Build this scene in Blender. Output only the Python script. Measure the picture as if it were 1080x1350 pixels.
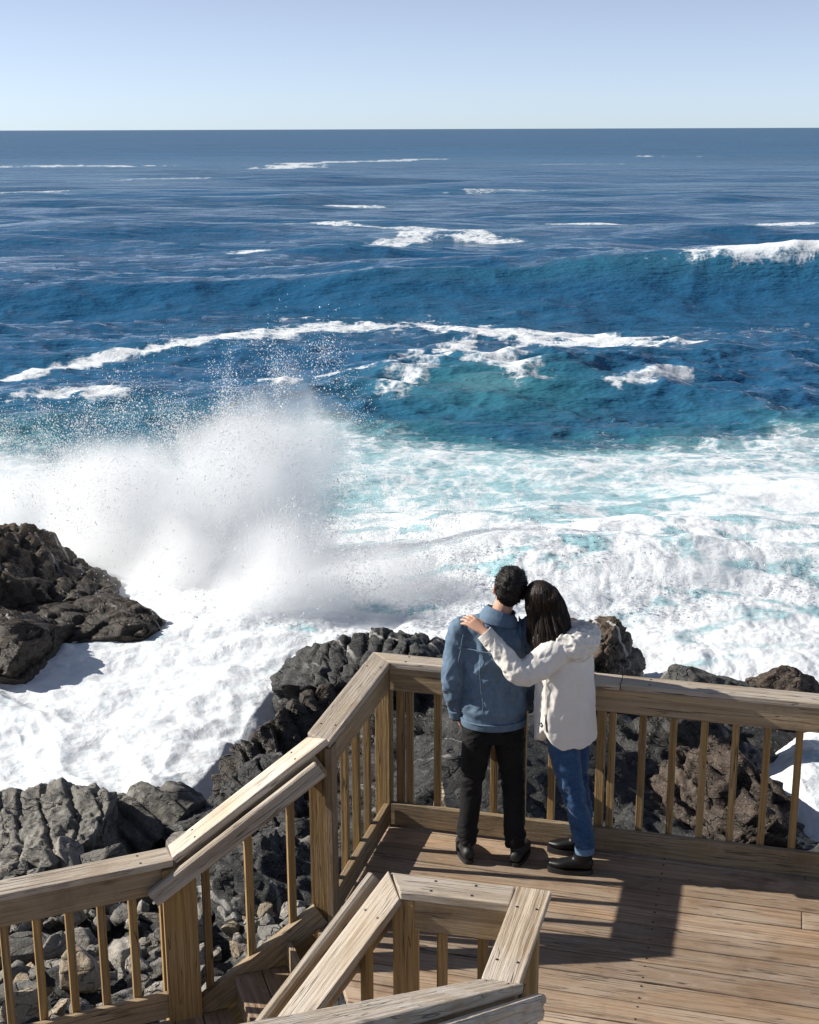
import bpy, bmesh, math, random
import numpy as np
from mathutils import Vector, Matrix, Quaternion
from mathutils.bvhtree import BVHTree

for o in list(bpy.data.objects): bpy.data.objects.remove(o)
scene = bpy.context.scene
COL = scene.collection
R = math.radians

# ------------------------------------------------------------------ camera
cam = bpy.data.cameras.new('camera')
cam.sensor_fit = 'AUTO'; cam.sensor_width = 36.0
cam.lens = 1850 / 1350 * 36.0
cam.clip_start = 0.05; cam.clip_end = 90000
camo = bpy.data.objects.new('camera', cam); COL.objects.link(camo)
camo.location = (0, 0, 4.09)
camo.rotation_euler = (R(90 - 15.27), R(0.0), 0)
camo.rotation_euler = (Matrix.Rotation(R(90 - 15.27), 3, 'X') @ Matrix.Rotation(R(-0.2), 3, 'Z')).to_euler()
scene.camera = camo

# ------------------------------------------------------------------ light
SUN_AZ, SUN_EL = 279.0, 31.0      # clockwise from +Y
world = bpy.data.worlds.new('World'); scene.world = world; world.use_nodes = True
wn = world.node_tree.nodes; wl = world.node_tree.links
bg = wn['Background']
sky = wn.new('ShaderNodeTexSky'); sky.sky_type = 'NISHITA'; sky.sun_disc = False
sky.sun_elevation = R(SUN_EL); sky.sun_rotation = R(SUN_AZ)
sky.air_density = 0.46; sky.dust_density = 0.15; sky.ozone_density = 4.8; sky.altitude = 20
skh = wn.new('ShaderNodeHueSaturation'); skh.inputs['Saturation'].default_value = 0.6
wl.new(sky.outputs[0], skh.inputs['Color']); wl.new(skh.outputs[0], bg.inputs[0]); bg.inputs[1].default_value = 0.096
sl = bpy.data.lights.new('sun', 'SUN'); sl.energy = 4.9; sl.angle = R(0.5); sl.color = (1.0, 0.95, 0.87)
slo = bpy.data.objects.new('sun', sl); COL.objects.link(slo)
sd = Vector((math.sin(R(SUN_AZ)) * math.cos(R(SUN_EL)), math.cos(R(SUN_AZ)) * math.cos(R(SUN_EL)), math.sin(R(SUN_EL))))
slo.location = sd * 40
slo.rotation_euler = sd.to_track_quat('Z', 'Y').to_euler()
scene.view_settings.view_transform = 'Standard'; scene.view_settings.look = 'None'
scene.view_settings.exposure = 0.55; scene.view_settings.gamma = 1.0
scene.view_settings.use_curve_mapping = False
scene.render.engine = 'CYCLES'
cy = scene.cycles
cy.use_denoising = True
try: cy.denoiser = 'OPENIMAGEDENOISE'
except Exception: pass
cy.max_bounces = 48; cy.diffuse_bounces = 4; cy.glossy_bounces = 3; cy.transmission_bounces = 4
cy.volume_bounces = 48; cy.transparent_max_bounces = 12
cy.caustics_reflective = False; cy.caustics_refractive = False

# ------------------------------------------------------------------ numpy noise
_rng = np.random.default_rng(7)
_perm = _rng.permutation(256).astype(np.int64); _perm = np.concatenate([_perm, _perm, _perm])
_g = _rng.normal(size=(256, 3)); _g /= np.linalg.norm(_g, axis=1)[:, None]
def pn(P, seed=0):
    P = np.asarray(P, dtype=np.float64) + seed * 17.31
    i = np.floor(P).astype(np.int64); fr = P - i; i &= 255
    w = fr * fr * fr * (fr * (fr * 6 - 15) + 10)
    out = 0.0
    for a in (0, 1):
        wx = w[:, 0] if a else 1 - w[:, 0]
        for b in (0, 1):
            wy = w[:, 1] if b else 1 - w[:, 1]
            for c in (0, 1):
                wz = w[:, 2] if c else 1 - w[:, 2]
                h = _perm[_perm[_perm[i[:, 0] + a] + i[:, 1] + b] + i[:, 2] + c]
                g = _g[h]
                d = g[:, 0] * (fr[:, 0] - a) + g[:, 1] * (fr[:, 1] - b) + g[:, 2] * (fr[:, 2] - c)
                out = out + d * wx * wy * wz
    return out * 1.6
def fbm(P, octv=4, gain=0.5, lac=2.03, seed=0):
    s = 0.0; a = 1.0
    for k in range(octv):
        s = s + a * pn(P * lac ** k, seed + k * 3); a *= gain
    return s
def ridged(P, octv=4, gain=0.5, lac=2.07, seed=0):
    s = 0.0; a = 1.0
    for k in range(octv):
        s = s + a * (1 - 2 * np.abs(pn(P * lac ** k, seed + k * 5))); a *= gain
    return s
def sstep(a, b, x):
    t = np.clip((x - a) / (b - a), 0, 1); return t * t * (3 - 2 * t)
def seg_dist(P, pts):
    d = np.full(len(P), 1e9)
    pts = np.asarray(pts, float)
    for a, b in zip(pts[:-1], pts[1:]):
        ab = b - a; t = np.clip(((P - a) @ ab) / (ab @ ab + 1e-9), 0, 1)
        d = np.minimum(d, np.linalg.norm(P - a - t[:, None] * ab, axis=1))
    return d

# ------------------------------------------------------------------ object helpers
def tag(o, label=None, cat=None, group=None, kind=None):
    if label: o['label'] = label
    if cat: o['category'] = cat
    if group: o['group'] = group
    if kind: o['kind'] = kind
    return o
def empty(name, loc=(0, 0, 0), rz=0.0):
    o = bpy.data.objects.new(name, None); COL.objects.link(o)
    o.empty_display_size = 0.2
    o.location = loc; o.rotation_euler = (0, 0, rz)
    return o
def link(name, me, mat=None, parent=None, loc=None):
    o = bpy.data.objects.new(name, me); COL.objects.link(o)
    if mat is not None and len(me.materials) == 0: me.materials.append(mat)
    if parent is not None: o.parent = parent
    if loc is not None: o.location = loc
    return o
def mesh_np(name, V, F, smooth=True):
    V = np.asarray(V, dtype=np.float32); F = np.asarray(F, dtype=np.int32)
    me = bpy.data.meshes.new(name)
    n = F.shape[1]
    me.vertices.add(len(V)); me.vertices.foreach_set('co', V.ravel())
    me.loops.add(F.size); me.loops.foreach_set('vertex_index', F.ravel())
    me.polygons.add(len(F)); me.polygons.foreach_set('loop_start', np.arange(0, F.size, n, dtype=np.int32))
    me.polygons.foreach_set('loop_total', np.full(len(F), n, dtype=np.int32))
    me.update(calc_edges=True); me.validate()
    if smooth: me.polygons.foreach_set('use_smooth', np.ones(len(me.polygons), dtype=bool))
    return me
def attr(me, name, arr):
    a = me.attributes.new(name, 'FLOAT', 'POINT'); a.data.foreach_set('value', np.asarray(arr, dtype=np.float32))
def grid_faces(nr, nc):
    i = np.arange(nr - 1)[:, None] * nc + np.arange(nc - 1)[None, :]
    return np.stack([i, i + 1, i + nc + 1, i + nc], -1).reshape(-1, 4)
def coords(me):
    a = np.empty(len(me.vertices) * 3, dtype=np.float32); me.vertices.foreach_get('co', a); return a.reshape(-1, 3).astype(np.float64)
def setco(me, V):
    me.vertices.foreach_set('co', np.asarray(V, dtype=np.float32).ravel()); me.update()
def normals(me):
    a = np.empty(len(me.vertices) * 3, dtype=np.float32); me.vertices.foreach_get('normal', a); return a.reshape(-1, 3).astype(np.float64)

# ------------------------------------------------------------------ material helpers
class NT:
    def __init__(s, name):
        s.m = bpy.data.materials.new(name); s.m.use_nodes = True
        s.t = s.m.node_tree; s.n = s.t.nodes; s.l = s.t.links
        s.bsdf = s.n['Principled BSDF']; s.out = s.n['Material Output']
    def new(s, typ, **kw):
        nd = s.n.new(typ)
        for k, v in kw.items(): setattr(nd, k, v)
        return nd
    def con(s, a, b):
        s.l.new(a, b)
    def setin(s, nd, key, v):
        if hasattr(v, 'is_output'): s.l.new(v, nd.inputs[key])
        else: nd.inputs[key].default_value = v
    def math(s, op, a, b=0.0, c=None, clamp=False):
        nd = s.new('ShaderNodeMath', operation=op, use_clamp=clamp)
        s.setin(nd, 0, a); s.setin(nd, 1, b)
        if c is not None: s.setin(nd, 2, c)
        return nd.outputs[0]
    def noise(s, vec, scale, detail=4, rough=0.55, dist=0.0, w=None):
        nd = s.new('ShaderNodeTexNoise')
        if w is not None:
            nd.noise_dimensions = '4D'; s.setin(nd, 'W', w)
        s.setin(nd, 'Vector', vec); s.setin(nd, 'Scale', scale); s.setin(nd, 'Detail', detail)
        s.setin(nd, 'Roughness', rough); s.setin(nd, 'Distortion', dist)
        return nd.outputs[0], nd.outputs[1]
    def voro(s, vec, scale, feature='F1', rnd=1.0):
        nd = s.new('ShaderNodeTexVoronoi', feature=feature)
        s.setin(nd, 'Vector', vec); s.setin(nd, 'Scale', scale); s.setin(nd, 'Randomness', rnd)
        return nd.outputs[0]
    def mapping(s, vec, scale=(1, 1, 1), rot=(0, 0, 0), loc=(0, 0, 0)):
        nd = s.new('ShaderNodeMapping'); s.setin(nd, 'Vector', vec)
        s.setin(nd, 'Scale', scale); s.setin(nd, 'Rotation', rot); s.setin(nd, 'Location', loc)
        return nd.outputs[0]
    def ramp(s, fac, stops, interp='LINEAR'):
        nd = s.new('ShaderNodeValToRGB'); s.setin(nd, 0, fac)
        cr = nd.color_ramp; cr.interpolation = interp
        while len(cr.elements) < len(stops): cr.elements.new(0.5)
        for e, (p, c) in zip(cr.elements, stops):
            e.position = p; e.color = (*c, 1) if len(c) == 3 else c
        return nd.outputs[0]
    def mix(s, fac, a, b, mode='MIX'):
        nd = s.new('ShaderNodeMix', data_type='RGBA', blend_type=mode)
        s.setin(nd, 0, fac)
        for key, v in ((6, a), (7, b)):
            if hasattr(v, 'is_output'): s.l.new(v, nd.inputs[key])
            else: nd.inputs[key].default_value = (*v, 1) if len(v) == 3 else v
        return nd.outputs[2]
    def remap(s, x, a, b, c=0.0, d=1.0, smooth=False):
        nd = s.new('ShaderNodeMapRange'); nd.clamp = True
        if smooth: nd.interpolation_type = 'SMOOTHSTEP'
        s.setin(nd, 0, x)
        for k, v in zip((1, 2, 3, 4), (a, b, c, d)): s.setin(nd, k, v)
        return nd.outputs[0]
    def bump(s, h, strength=0.5, dist=0.01, normal=None):
        nd = s.new('ShaderNodeBump'); s.setin(nd, 'Strength', strength); s.setin(nd, 'Distance', dist)
        s.setin(nd, 'Height', h)
        if normal is not None: s.setin(nd, 'Normal', normal)
        return nd.outputs[0]
    def attr(s, name):
        nd = s.new('ShaderNodeAttribute'); nd.attribute_name = name; return nd.outputs['Fac']
    def obj(s): return s.new('ShaderNodeTexCoord').outputs['Object']
    def pos(s): return s.new('ShaderNodeNewGeometry').outputs['Position']
    def rnd(s): return s.new('ShaderNodeObjectInfo').outputs['Random']
    def P(s, **kw):
        names = dict(color='Base Color', rough='Roughness', normal='Normal', spec='Specular IOR Level', ior='IOR', sss='Subsurface Weight', sheen='Sheen Weight', coat='Coat Weight', metal='Metallic')
        for k, v in kw.items():
            if k == 'color' and not hasattr(v, 'is_output'): v = (*v, 1)
            s.setin(s.bsdf, names[k], v)
        return s.m

SEA = -6.0
# ------------------------------------------------------------------ wood
def wood_mat(name, light, dark, grey, greyamt, groove=1.0, stain=None):
    n = NT(name)
    r = n.rnd(); off = n.new('ShaderNodeCombineXYZ')
    n.setin(off, 0, n.math('MULTIPLY', r, 37.0)); n.setin(off, 1, n.math('MULTIPLY', r, 91.0)); n.setin(off, 2, n.math('MULTIPLY', r, 53.0))
    add = n.new('ShaderNodeVectorMath', operation='ADD'); n.con(n.obj(), add.inputs[0]); n.con(off.outputs[0], add.inputs[1])
    v = add.outputs[0]
    warp, _ = n.noise(n.mapping(v, (1.2, 5, 5)), 1.0, 2)
    vw = n.new('ShaderNodeVectorMath', operation='MULTIPLY_ADD'); n.con(v, vw.inputs[0]); vw.inputs[1].default_value = (0.05, 1, 1)
    cmb = n.new('ShaderNodeCombineXYZ'); n.setin(cmb, 1, n.math('MULTIPLY', warp, 0.045)); n.setin(cmb, 2, n.math('MULTIPLY', warp, 0.06))
    n.con(cmb.outputs[0], vw.inputs[2])
    grain, _ = n.noise(n.mapping(vw.outputs[0], (1, 62, 62)), 1.0, 5, 0.62)
    fine, _ = n.noise(n.mapping(v, (9, 260, 260)), 1.0, 3, 0.6)
    blot, _ = n.noise(n.mapping(v, (2.2, 6, 6)), 1.0, 4, 0.6)
    knot = n.voro(n.mapping(v, (2.0, 6.5, 6.5)), 1.0)
    knotf = n.remap(knot, 0.03, 0.16, 1, 0, True)
    c = n.mix(n.remap(grain, 0.33, 0.68), dark, light)
    c = n.mix(n.math('MULTIPLY', n.remap(blot, 0.35, 0.65), greyamt), c, grey)
    c = n.mix(n.math('MULTIPLY', n.remap(fine, 0.5, 0.8), 0.35), c, tuple(x * 0.45 for x in dark))
    c = n.mix(n.math('MULTIPLY', knotf, 0.6), c, tuple(x * 0.3 for x in dark))
    spl, _ = n.noise(n.mapping(v, (0.9, 30, 30)), 1.0, 2, 0.5); splf = n.math('MULTIPLY', n.remap(n.math('ABSOLUTE', n.math('SUBTRACT', spl, 0.5)), 0.0, 0.012, 1, 0), n.remap(blot, 0.42, 0.58))
    c = n.mix(n.math('MULTIPLY', splf, 0.85), c, tuple(x * 0.15 for x in dark))
    tone = n.math('MULTIPLY_ADD', r, 0.5, 0.74)
    c = n.mix(1.0, c, n.new('ShaderNodeCombineColor').outputs[0], 'MULTIPLY') if False else c
    hsv = n.new('ShaderNodeHueSaturation'); n.setin(hsv, 'Value', tone); n.con(c, hsv.inputs['Color']); c = hsv.outputs[0]
    if stain:
        wp = n.pos()
        s1, _ = n.noise(wp, 2.6, 5, 0.65)
        s2, _ = n.noise(wp, 11.0, 4, 0.7)
        c = n.mix(n.math('MULTIPLY', n.remap(s1, 0.5, 0.72, 0, 1, True), 0.55), c, stain)
        c = n.mix(n.math('MULTIPLY', n.remap(s2, 0.60, 0.72), 0.35), c, (0.42, 0.37, 0.32))
    h = n.math('ADD', n.math('MULTIPLY', grain, 1.0), n.math('MULTIPLY', fine, 0.5)); h = n.math('SUBTRACT', h, n.math('MULTIPLY', splf, 0.8))
    return n.P(color=c, rough=n.remap(blot, 0.3, 0.7, 0.62, 0.85), normal=n.bump(h, 0.8 * groove, 0.006), spec=0.25)
M_CAP = wood_mat('weathered_cap_wood', (0.66, 0.55, 0.41), (0.25, 0.18, 0.115), (0.57, 0.51, 0.44), 0.8, 1.3, (0.31, 0.24, 0.17))
M_POST = wood_mat('post_wood', (0.43, 0.28, 0.11), (0.19, 0.105, 0.036), (0.33, 0.24, 0.14), 0.4, 1.3)
M_FACE = wood_mat('face_board_wood', (0.42, 0.30, 0.165), (0.19, 0.125, 0.066), (0.35, 0.285, 0.205), 0.6, 1.2, (0.13, 0.085, 0.05))
M_DECK = wood_mat('deck_wood', (0.49, 0.34, 0.215), (0.20, 0.125, 0.075), (0.45, 0.36, 0.275), 0.7, 1.4, (0.125, 0.07, 0.042))
M_STEEL = NT('screw_steel').P(color=(0.05, 0.045, 0.04), rough=0.5, metal=0.6)

U = Vector((math.sin(R(105)), math.cos(R(105)), 0)); Vv = Vector((math.sin(R(15)), math.cos(R(15)), 0))
A0 = Vector((-0.17, 7.80, 0))
def DK(u, v, z=0.0): return A0 + U * u + Vv * v + Vector((0, 0, z))
Z = Vector((0, 0, 1))

def beam_mesh(name, L, w, h, s0=0.0, s1=0.0, bev=0.004, t0=0.0, t1=0.0, seed=None):
    """box along local X of length L, width w (Y), height h (Z); s0/s1 mitre the ends in plan, t0/t1 plumb-cut them."""
    bm = bmesh.new()
    vs = []
    for x, s, t in ((0, s0, t0), (L, s1, t1)):
        for y in (-w / 2, w / 2):
            for z in (-h / 2, h / 2):
                vs.append(bm.verts.new((x + s * y + t * z, y, z)))
    a = vs
    for f in ((0, 1, 3, 2), (4, 6, 7, 5), (0, 4, 5, 1), (2, 3, 7, 6), (0, 2, 6, 4), (1, 5, 7, 3)):
        bm.faces.new([a[i] for i in f])
    bmesh.ops.recalc_face_normals(bm, faces=bm.faces)
    if bev > 0:
        bmesh.ops.bevel(bm, geom=list(bm.edges), offset=bev, segments=2, affect='EDGES', profile=0.6, clamp_overlap=True)
    me = bpy.data.meshes.new(name); bm.to_mesh(me); bm.free()
    return me
_mcache = {}
def beam(name, parent, p, q, w, h, mat, up=None, s0=0.0, s1=0.0, bev=0.004, t0=0.0, t1=0.0, share=False):
    p = Vector(p); q = Vector(q); d = q - p; L = d.length; x = d.normalized()
    up = Vector(up) if up is not None else Z
    y = up.cross(x)
    if y.length < 1e-4: y = Vector((1, 0, 0)).cross(x)
    y.normalize(); z = x.cross(y)
    key = (name, round(L, 3), w, h, s0, s1, bev, t0, t1, mat.name)
    if share and key in _mcache: me = _mcache[key]
    else:
        me = beam_mesh(name, L, w, h, s0, s1, bev, t0, t1); me.materials.append(mat); _mcache[key] = me
    o = link(name, me, mat, parent)
    m = Matrix((x, y, z)).transposed().to_4x4(); m.translation = p - (parent.location if parent else Vector())
    o.matrix_local = m
    return o
def vpost(name, parent, base, z0, z1, w, mat, direction, d=None, share=False):
    b = Vector((base[0], base[1], z0)); t = Vector((base[0], base[1], z1))
    return beam(name, parent, b, t, d or w, w, mat, up=direction, share=share)
def screws(parent, pts, nrm=Z):
    for p in pts:
        key = 'screw'
        if key not in _mcache:
            bm = bmesh.new(); bmesh.ops.create_cone(bm, segments=8, radius1=0.0062, radius2=0.005, depth=0.004, cap_ends=True)
            me = bpy.data.meshes.new('screw'); bm.to_mesh(me); bm.free(); me.materials.append(M_STEEL); _mcache[key] = me
        o = link('screw', _mcache[key], None, parent, Vector(p) - parent.location)
        o.rotation_euler = Vector(nrm).to_track_quat('Z', 'Y').to_euler()

def level_rail(parent, p, q, zb, zt, inner, spacing=0.17, first=0.10, m0=0.0, m1=0.0, ext0=0.07, ext1=0.07, bottom=True, bal_off=0.0, face=True, boards0=0.0, boards1=0.0, splits=()):
    """cap, face board, balusters and bottom board of a level run from p to q (plan points of the cap's centre line)"""
    p = Vector((p[0], p[1], 0)); q = Vector((q[0], q[1], 0)); d = (q - p); L = d.length; x = d.normalized()
    nin = Vector(inner).normalized()
    zt_c = zt - 0.019
    cuts = [-ext0] + list(splits) + [L + ext1]
    for k in range(len(cuts) - 1):
        a, b = cuts[k], cuts[k + 1]
        g0 = 0.0015 if k > 0 else 0; g1 = 0.0015 if k < len(cuts) - 2 else 0
        c = beam('cap_rail', parent, p + x * (a + g0) + Z * zt_c, p + x * (b - g1) + Z * zt_c, 0.145, 0.038, M_CAP,
                 s0=m0 if k == 0 else 0, s1=m1 if k == len(cuts) - 2 else 0, bev=0.006)
        screws(parent, [p + x * (a + e) + nin * s + Z * (zt + 0.0008) for e in (0.16, b - a - 0.16) for s in (-0.04, 0.04)])
    off = nin * 0.046
    if face:
        beam('face_board', parent, p + x * boards0 + off + Z * (zt - 0.0385 - 0.0705), p + x * (L - boards1) + off + Z * (zt - 0.0385 - 0.0705), 0.036, 0.14, M_FACE)
    if bottom:
        beam('bottom_rail', parent, p + x * boards0 + off + Z * (zb + 0.088), p + x * (L - boards1) + off + Z * (zb + 0.088), 0.036, 0.14, M_FACE)
    n = int((L - first - 0.06) / spacing) + 1
    for k in range(n):
        c = p + x * (first + k * spacing) + nin * 0.0045
        vpost('baluster', parent, c, zb + 0.03, zt - 0.041, 0.04, M_POST, x, share=True)

# ------------------------------------------------------------------ deck
deck = tag(empty('viewing_deck', DK(2, -1.5, 0)), 'weathered brown plank viewing deck the couple stands on', 'deck')
pw = 0.166; gap = 0.009
random.seed(4)
E1 = Vector((0.02, -1.21)); E3 = Vector((0.70, -2.50))       # stair opening edge in (u, v)
k = 0; vtop = 0.10
while vtop > -4.3:
    v = vtop - pw / 2
    if v > E1.y: us = 0.012
    elif v > E3.y: us = E1.x + (E1.y - v) / (E1.y - E3.y) * (E3.x - E1.x)
    else: us = E3.x
    ue = 6.2
    joint = [us] + ([us + 2.2 + random.random() * 1.2] if k % 3 == 0 else [us + 3.2 + random.random()]) + [ue]
    for a, b in zip(joint[:-1], joint[1:]):
        slope = 0.0
        if a == us and E3.y < v <= E1.y: slope = -(E3.x - E1.x) / (E1.y - E3.y)
        dz = -0.019 + random.uniform(-0.0015, 0.0015)
        beam('plank', deck, DK(a + 0.002, v, dz), DK(b - 0.002, v, dz), pw, 0.038, M_DECK, s0=slope, bev=0.005)
    screws(deck, [DK(uu, v + e, 0.0004) for uu in (1.71, 3.11) if uu > us + 0.1 for e in (-0.05, 0.05)])
    vtop -= pw + gap; k += 1
for u in (0.3, 1.0, 1.7, 2.4, 3.1, 3.8, 4.5, 5.2, 5.9):
    v1 = -4.2 if u > 0.9 else -1.15
    beam('joist', deck, DK(u, 0.06, -0.140), DK(u, v1, -0.140), 0.045, 0.18, M_POST)
beam('rim_board', deck, DK(-0.02, 0.125, -0.10), DK(6.2, 0.125, -0.10), 0.036, 0.24, M_FACE)
beam('rim_board', deck, DK(-0.012, 0.10, -0.12), DK(-0.012, -1.16, -0.12), 0.036, 0.2, M_FACE)
for u, v in ((0.12, -0.05), (2.6, -0.05), (5.2, -0.05), (0.2, -1.0)):
    b = DK(u, v); vpost('support_post', deck, b, -7.0, -0.24, 0.14, M_POST, U)

# far railing
rail = tag(empty('railing', DK(0, 0, 0)), 'long weathered wooden railing in front of the couple facing the waves', 'railing', 'wooden railings of the deck and stairs')
level_rail(rail, DK(0, 0), DK(6.0, 0), 0.0, 1.07, -Vv, spacing=0.172, first=0.175, m0=-1.0, ext0=0.0, boards0=0.066, splits=(1.42, 4.3))
vpost('post', rail, DK(0.02, -0.02), -0.22, 1.030, 0.09, M_POST, U)
vpost('post', rail, DK(0.118, -0.002), 0.0, 1.030, 0.045, M_POST, U)
vpost('post', rail, DK(1.315, 0.005), -0.2, 1.030, 0.05, M_POST, U)
vpost('post', rail, DK(3.6, 0.0), -0.22, 1.030, 0.05, M_POST, U)
# left short railing A-P1
P1 = DK(-0.0, -1.17)
rail2 = tag(empty('railing', DK(0, -1.1, 0)), 'short level wooden railing from the far corner post to the top of the steps', 'railing', 'wooden railings of the deck and stairs')
level_rail(rail2, DK(0, 0), P1, 0.0, 1.07, U, spacing=0.215, first=0.33, m0=1.0, ext0=0.0, m1=0.54, ext1=0.0, boards0=0.0705, boards1=0.06)
vpost('post', rail2, DK(-0.005, -1.15), -0.3, 1.028, 0.092, M_POST, U)
vpost('post', rail2, DK(0.062, -1.165), 0.001, 1.028, 0.038, M_FACE, U, d=0.09)

# stair railing on the seaward side, P1 -> P2
T = Vector((math.sin(R(252)), math.cos(R(252)), 0)); Tn = Vector((math.sin(R(162)), math.cos(R(162)), 0))   # travel, across (towards viewer)
SL = 0.68
RUN = 0.76
P2 = P1 + T * RUN
LAND = -0.38
st = tag(empty('railing', (P2.x, P2.y, LAND)), 'sloping stair railing with round-edged handrail on the seaward side of the steps', 'railing', 'wooden railings of the deck and stairs')
SD = (T - Z * SL).normalized()
SUP = T.cross(SD).cross(SD) * -1
def sup(d):
    s = Vector((-d.y, d.x, 0)); r = d.cross(s) if d.cross(s).z > 0 else s.cross(d); return r.normalized()
def slope_rail(parent, p, q, ztp, ztq, inner, nb, hand=True, hoff=0.105, hdrop=0.085, h0=0.0, h1=0.0, stringer=True, zdrop=0.93, fb=0.06, fe=0.06, ms0=0.0, ms1=0.0):
    p3 = Vector((p[0], p[1], ztp - 0.019)); q3 = Vector((q[0], q[1], ztq - 0.019)); d = (q3 - p3).normalized(); up = sup(d)
    nin = Vector(inner).normalized()
    sl = d.z / math.hypot(d.x, d.y)
    beam('cap_rail', parent, p3, q3, 0.145, 0.038, M_CAP, up=up, bev=0.006, s0=ms0, s1=ms1)
    screws(parent, [p3 + d * e + nin * s_ + up * 0.0198 for e in (0.15, (q3 - p3).length - 0.15) for s_ in (-0.04, 0.04)], up)
    beam('face_board', parent, p3 + nin * 0.046 - up * 0.0905 + d * fb, q3 + nin * 0.046 - up * 0.0905 - d * fe, 0.036, 0.14, M_FACE, up=up)
    if hand:
        a = p3 + nin * hoff - Z * hdrop + d * h0; b = q3 + nin * hoff - Z * hdrop + d * h1
        hr = link('handrail', handrail_mesh((b - a).length), M_CAP, parent)
        x = d; y = up.cross(x).normalized(); z = x.cross(y)
        m = Matrix((x, y, z)).transposed().to_4x4(); m.translation = a - parent.location; hr.matrix_local = m
        for f in (0.18, 0.82):
            c = a.lerp(b, f) - nin * (hoff - 0.066) * 0.5 - up * 0.03
            beam('handrail_bracket', parent, c - nin * 0.03, c + nin * 0.03, 0.03, 0.04, M_POST, up=up)
    L = (Vector((q[0], q[1], 0)) - Vector((p[0], p[1], 0))).length; xh = Vector((d.x, d.y, 0)).normalized()
    for k in range(nb):
        s = (k + 0.72) / (nb + 0.44) * L
        c = Vector((p[0], p[1], 0)) + xh * s + nin * 0.0045
        zt = ztp + (ztq - ztp) * s / L - 0.044
        zb = zt - zdrop + 0.17
        vpost('baluster', parent, c, zb, zt, 0.04, M_POST, xh, share=True)
    if stringer:
        beam('bottom_rail', parent, p3 + nin * 0.03 - Z * (zdrop - 0.13) + d * 0.02, q3 + nin * 0.03 - Z * (zdrop - 0.13), 0.05, 0.12, M_FACE, up=up)
def handrail_mesh(L):
    # moulded handrail profile with a finger groove each side
    prof = [(-0.019, -0.05), (0.019, -0.05), (0.021, -0.02), (0.015, -0.008), (0.015, 0.004), (0.023, 0.014), (0.022, 0.030), (0.012, 0.040), (-0.012, 0.040), (-0.022, 0.030), (-0.023, 0.014), (-0.015, 0.004), (-0.015, -0.008), (-0.021, -0.02)]
    n = len(prof); V = []; F = []
    xs = [0, 0.006] + [L * i / 6 for i in range(1, 6)] + [L - 0.006, L]
    for j, x in enumerate(xs):
        s = 0.86 if j in (0, len(xs) - 1) else 1.0
        V += [(x, y * s, z * s) for y, z in prof]
    bm = bmesh.new(); vs = [bm.verts.new(v) for v in V]
    for j in range(len(xs) - 1):
        for i in range(n):
            bm.faces.new((vs[j * n + i], vs[j * n + (i + 1) % n], vs[(j + 1) * n + (i + 1) % n], vs[(j + 1) * n + i]))
    bm.faces.new([vs[i] for i in range(n)][::-1]); bm.faces.new([vs[(len(xs) - 1) * n + i] for i in range(n)])
    bmesh.ops.recalc_face_normals(bm, faces=bm.faces)
    me = bpy.data.meshes.new('handrail'); bm.to_mesh(me); bm.free(); return me
slope_rail(st, P1, P2 + T * 0.02, 1.07, 1.07 - SL * RUN, Tn, 3, h0=0.03, h1=0.15, zdrop=1.10, ms0=-0.54)
vpost('post', st, P2 - T * 0.0, LAND - 0.3, 1.07 - SL * RUN - 0.06, 0.17, M_POST, T)

# landing railing going on to the left
L1 = Vector((math.sin(R(247)), math.cos(R(247)), 0)); L1n = Vector((math.sin(R(157)), math.cos(R(157)), 0))
PL = P2 + T * 0.03
lr = tag(empty('railing', (PL.x - 1, PL.y - 0.4, LAND)), 'level wooden railing of the lower landing above the stony shore', 'railing', 'wooden railings of the deck and stairs')
level_rail(lr, PL, PL + L1 * 2.6, LAND, 1.07 - SL * RUN - 0.012, L1n, spacing=0.158, first=0.05, ext0=0.0, ext1=0, boards0=0.06)

# landing and steps
P3 = DK(0.77, -2.46)
landing = tag(empty('stair_landing', (P2.x, P2.y - 0.8, LAND)), 'small plank landing below the deck beside the lower railing', 'landing')
edge = (P3 - P1).normalized()
for k in range(13):
    a = P1 + T * (0.60 + 0.146 * k) + Tn * 0.06
    beam('plank', landing, Vector((a.x, a.y, LAND - 0.019)), Vector((a.x, a.y, LAND - 0.019)) + Tn * 1.9, 0.14, 0.038, M_DECK, bev=0.005)
stairs = tag(empty('stair_flight', (P1.x, P1.y, LAND)), 'short flight of open plank steps dropping from the deck to the lower landing', 'stairs')
for j in range(2):
    a = P1 + T * (0.30 + 0.146 * j - 0.02) + Tn * 0.06
    beam('tread', stairs, Vector((a.x, a.y, -0.209)), Vector((a.x, a.y, -0.209)) + Tn * 1.6, 0.14, 0.038, M_DECK, bev=0.005)
a = P1 + T * 0.20 + Tn * 0.06
beam('riser', stairs, Vector((a.x, a.y, -0.112)), Vector((a.x, a.y, -0.112)) + Tn * 1.5, 0.03, 0.14, M_FACE)
a = P1 + T * 0.47 + Tn * 0.06
beam('riser', stairs, Vector((a.x, a.y, -0.30)), Vector((a.x, a.y, -0.30)) + Tn * 1.6, 0.03, 0.13, M_FACE)
beam('stringer', stairs, P1 + T * 0.02 + Tn * 0.028 + Z * -0.12, P2 + Tn * 0.028 + Z * (-0.12 - SL * RUN), 0.04, 0.26, M_POST, up=sup(SD))

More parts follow.
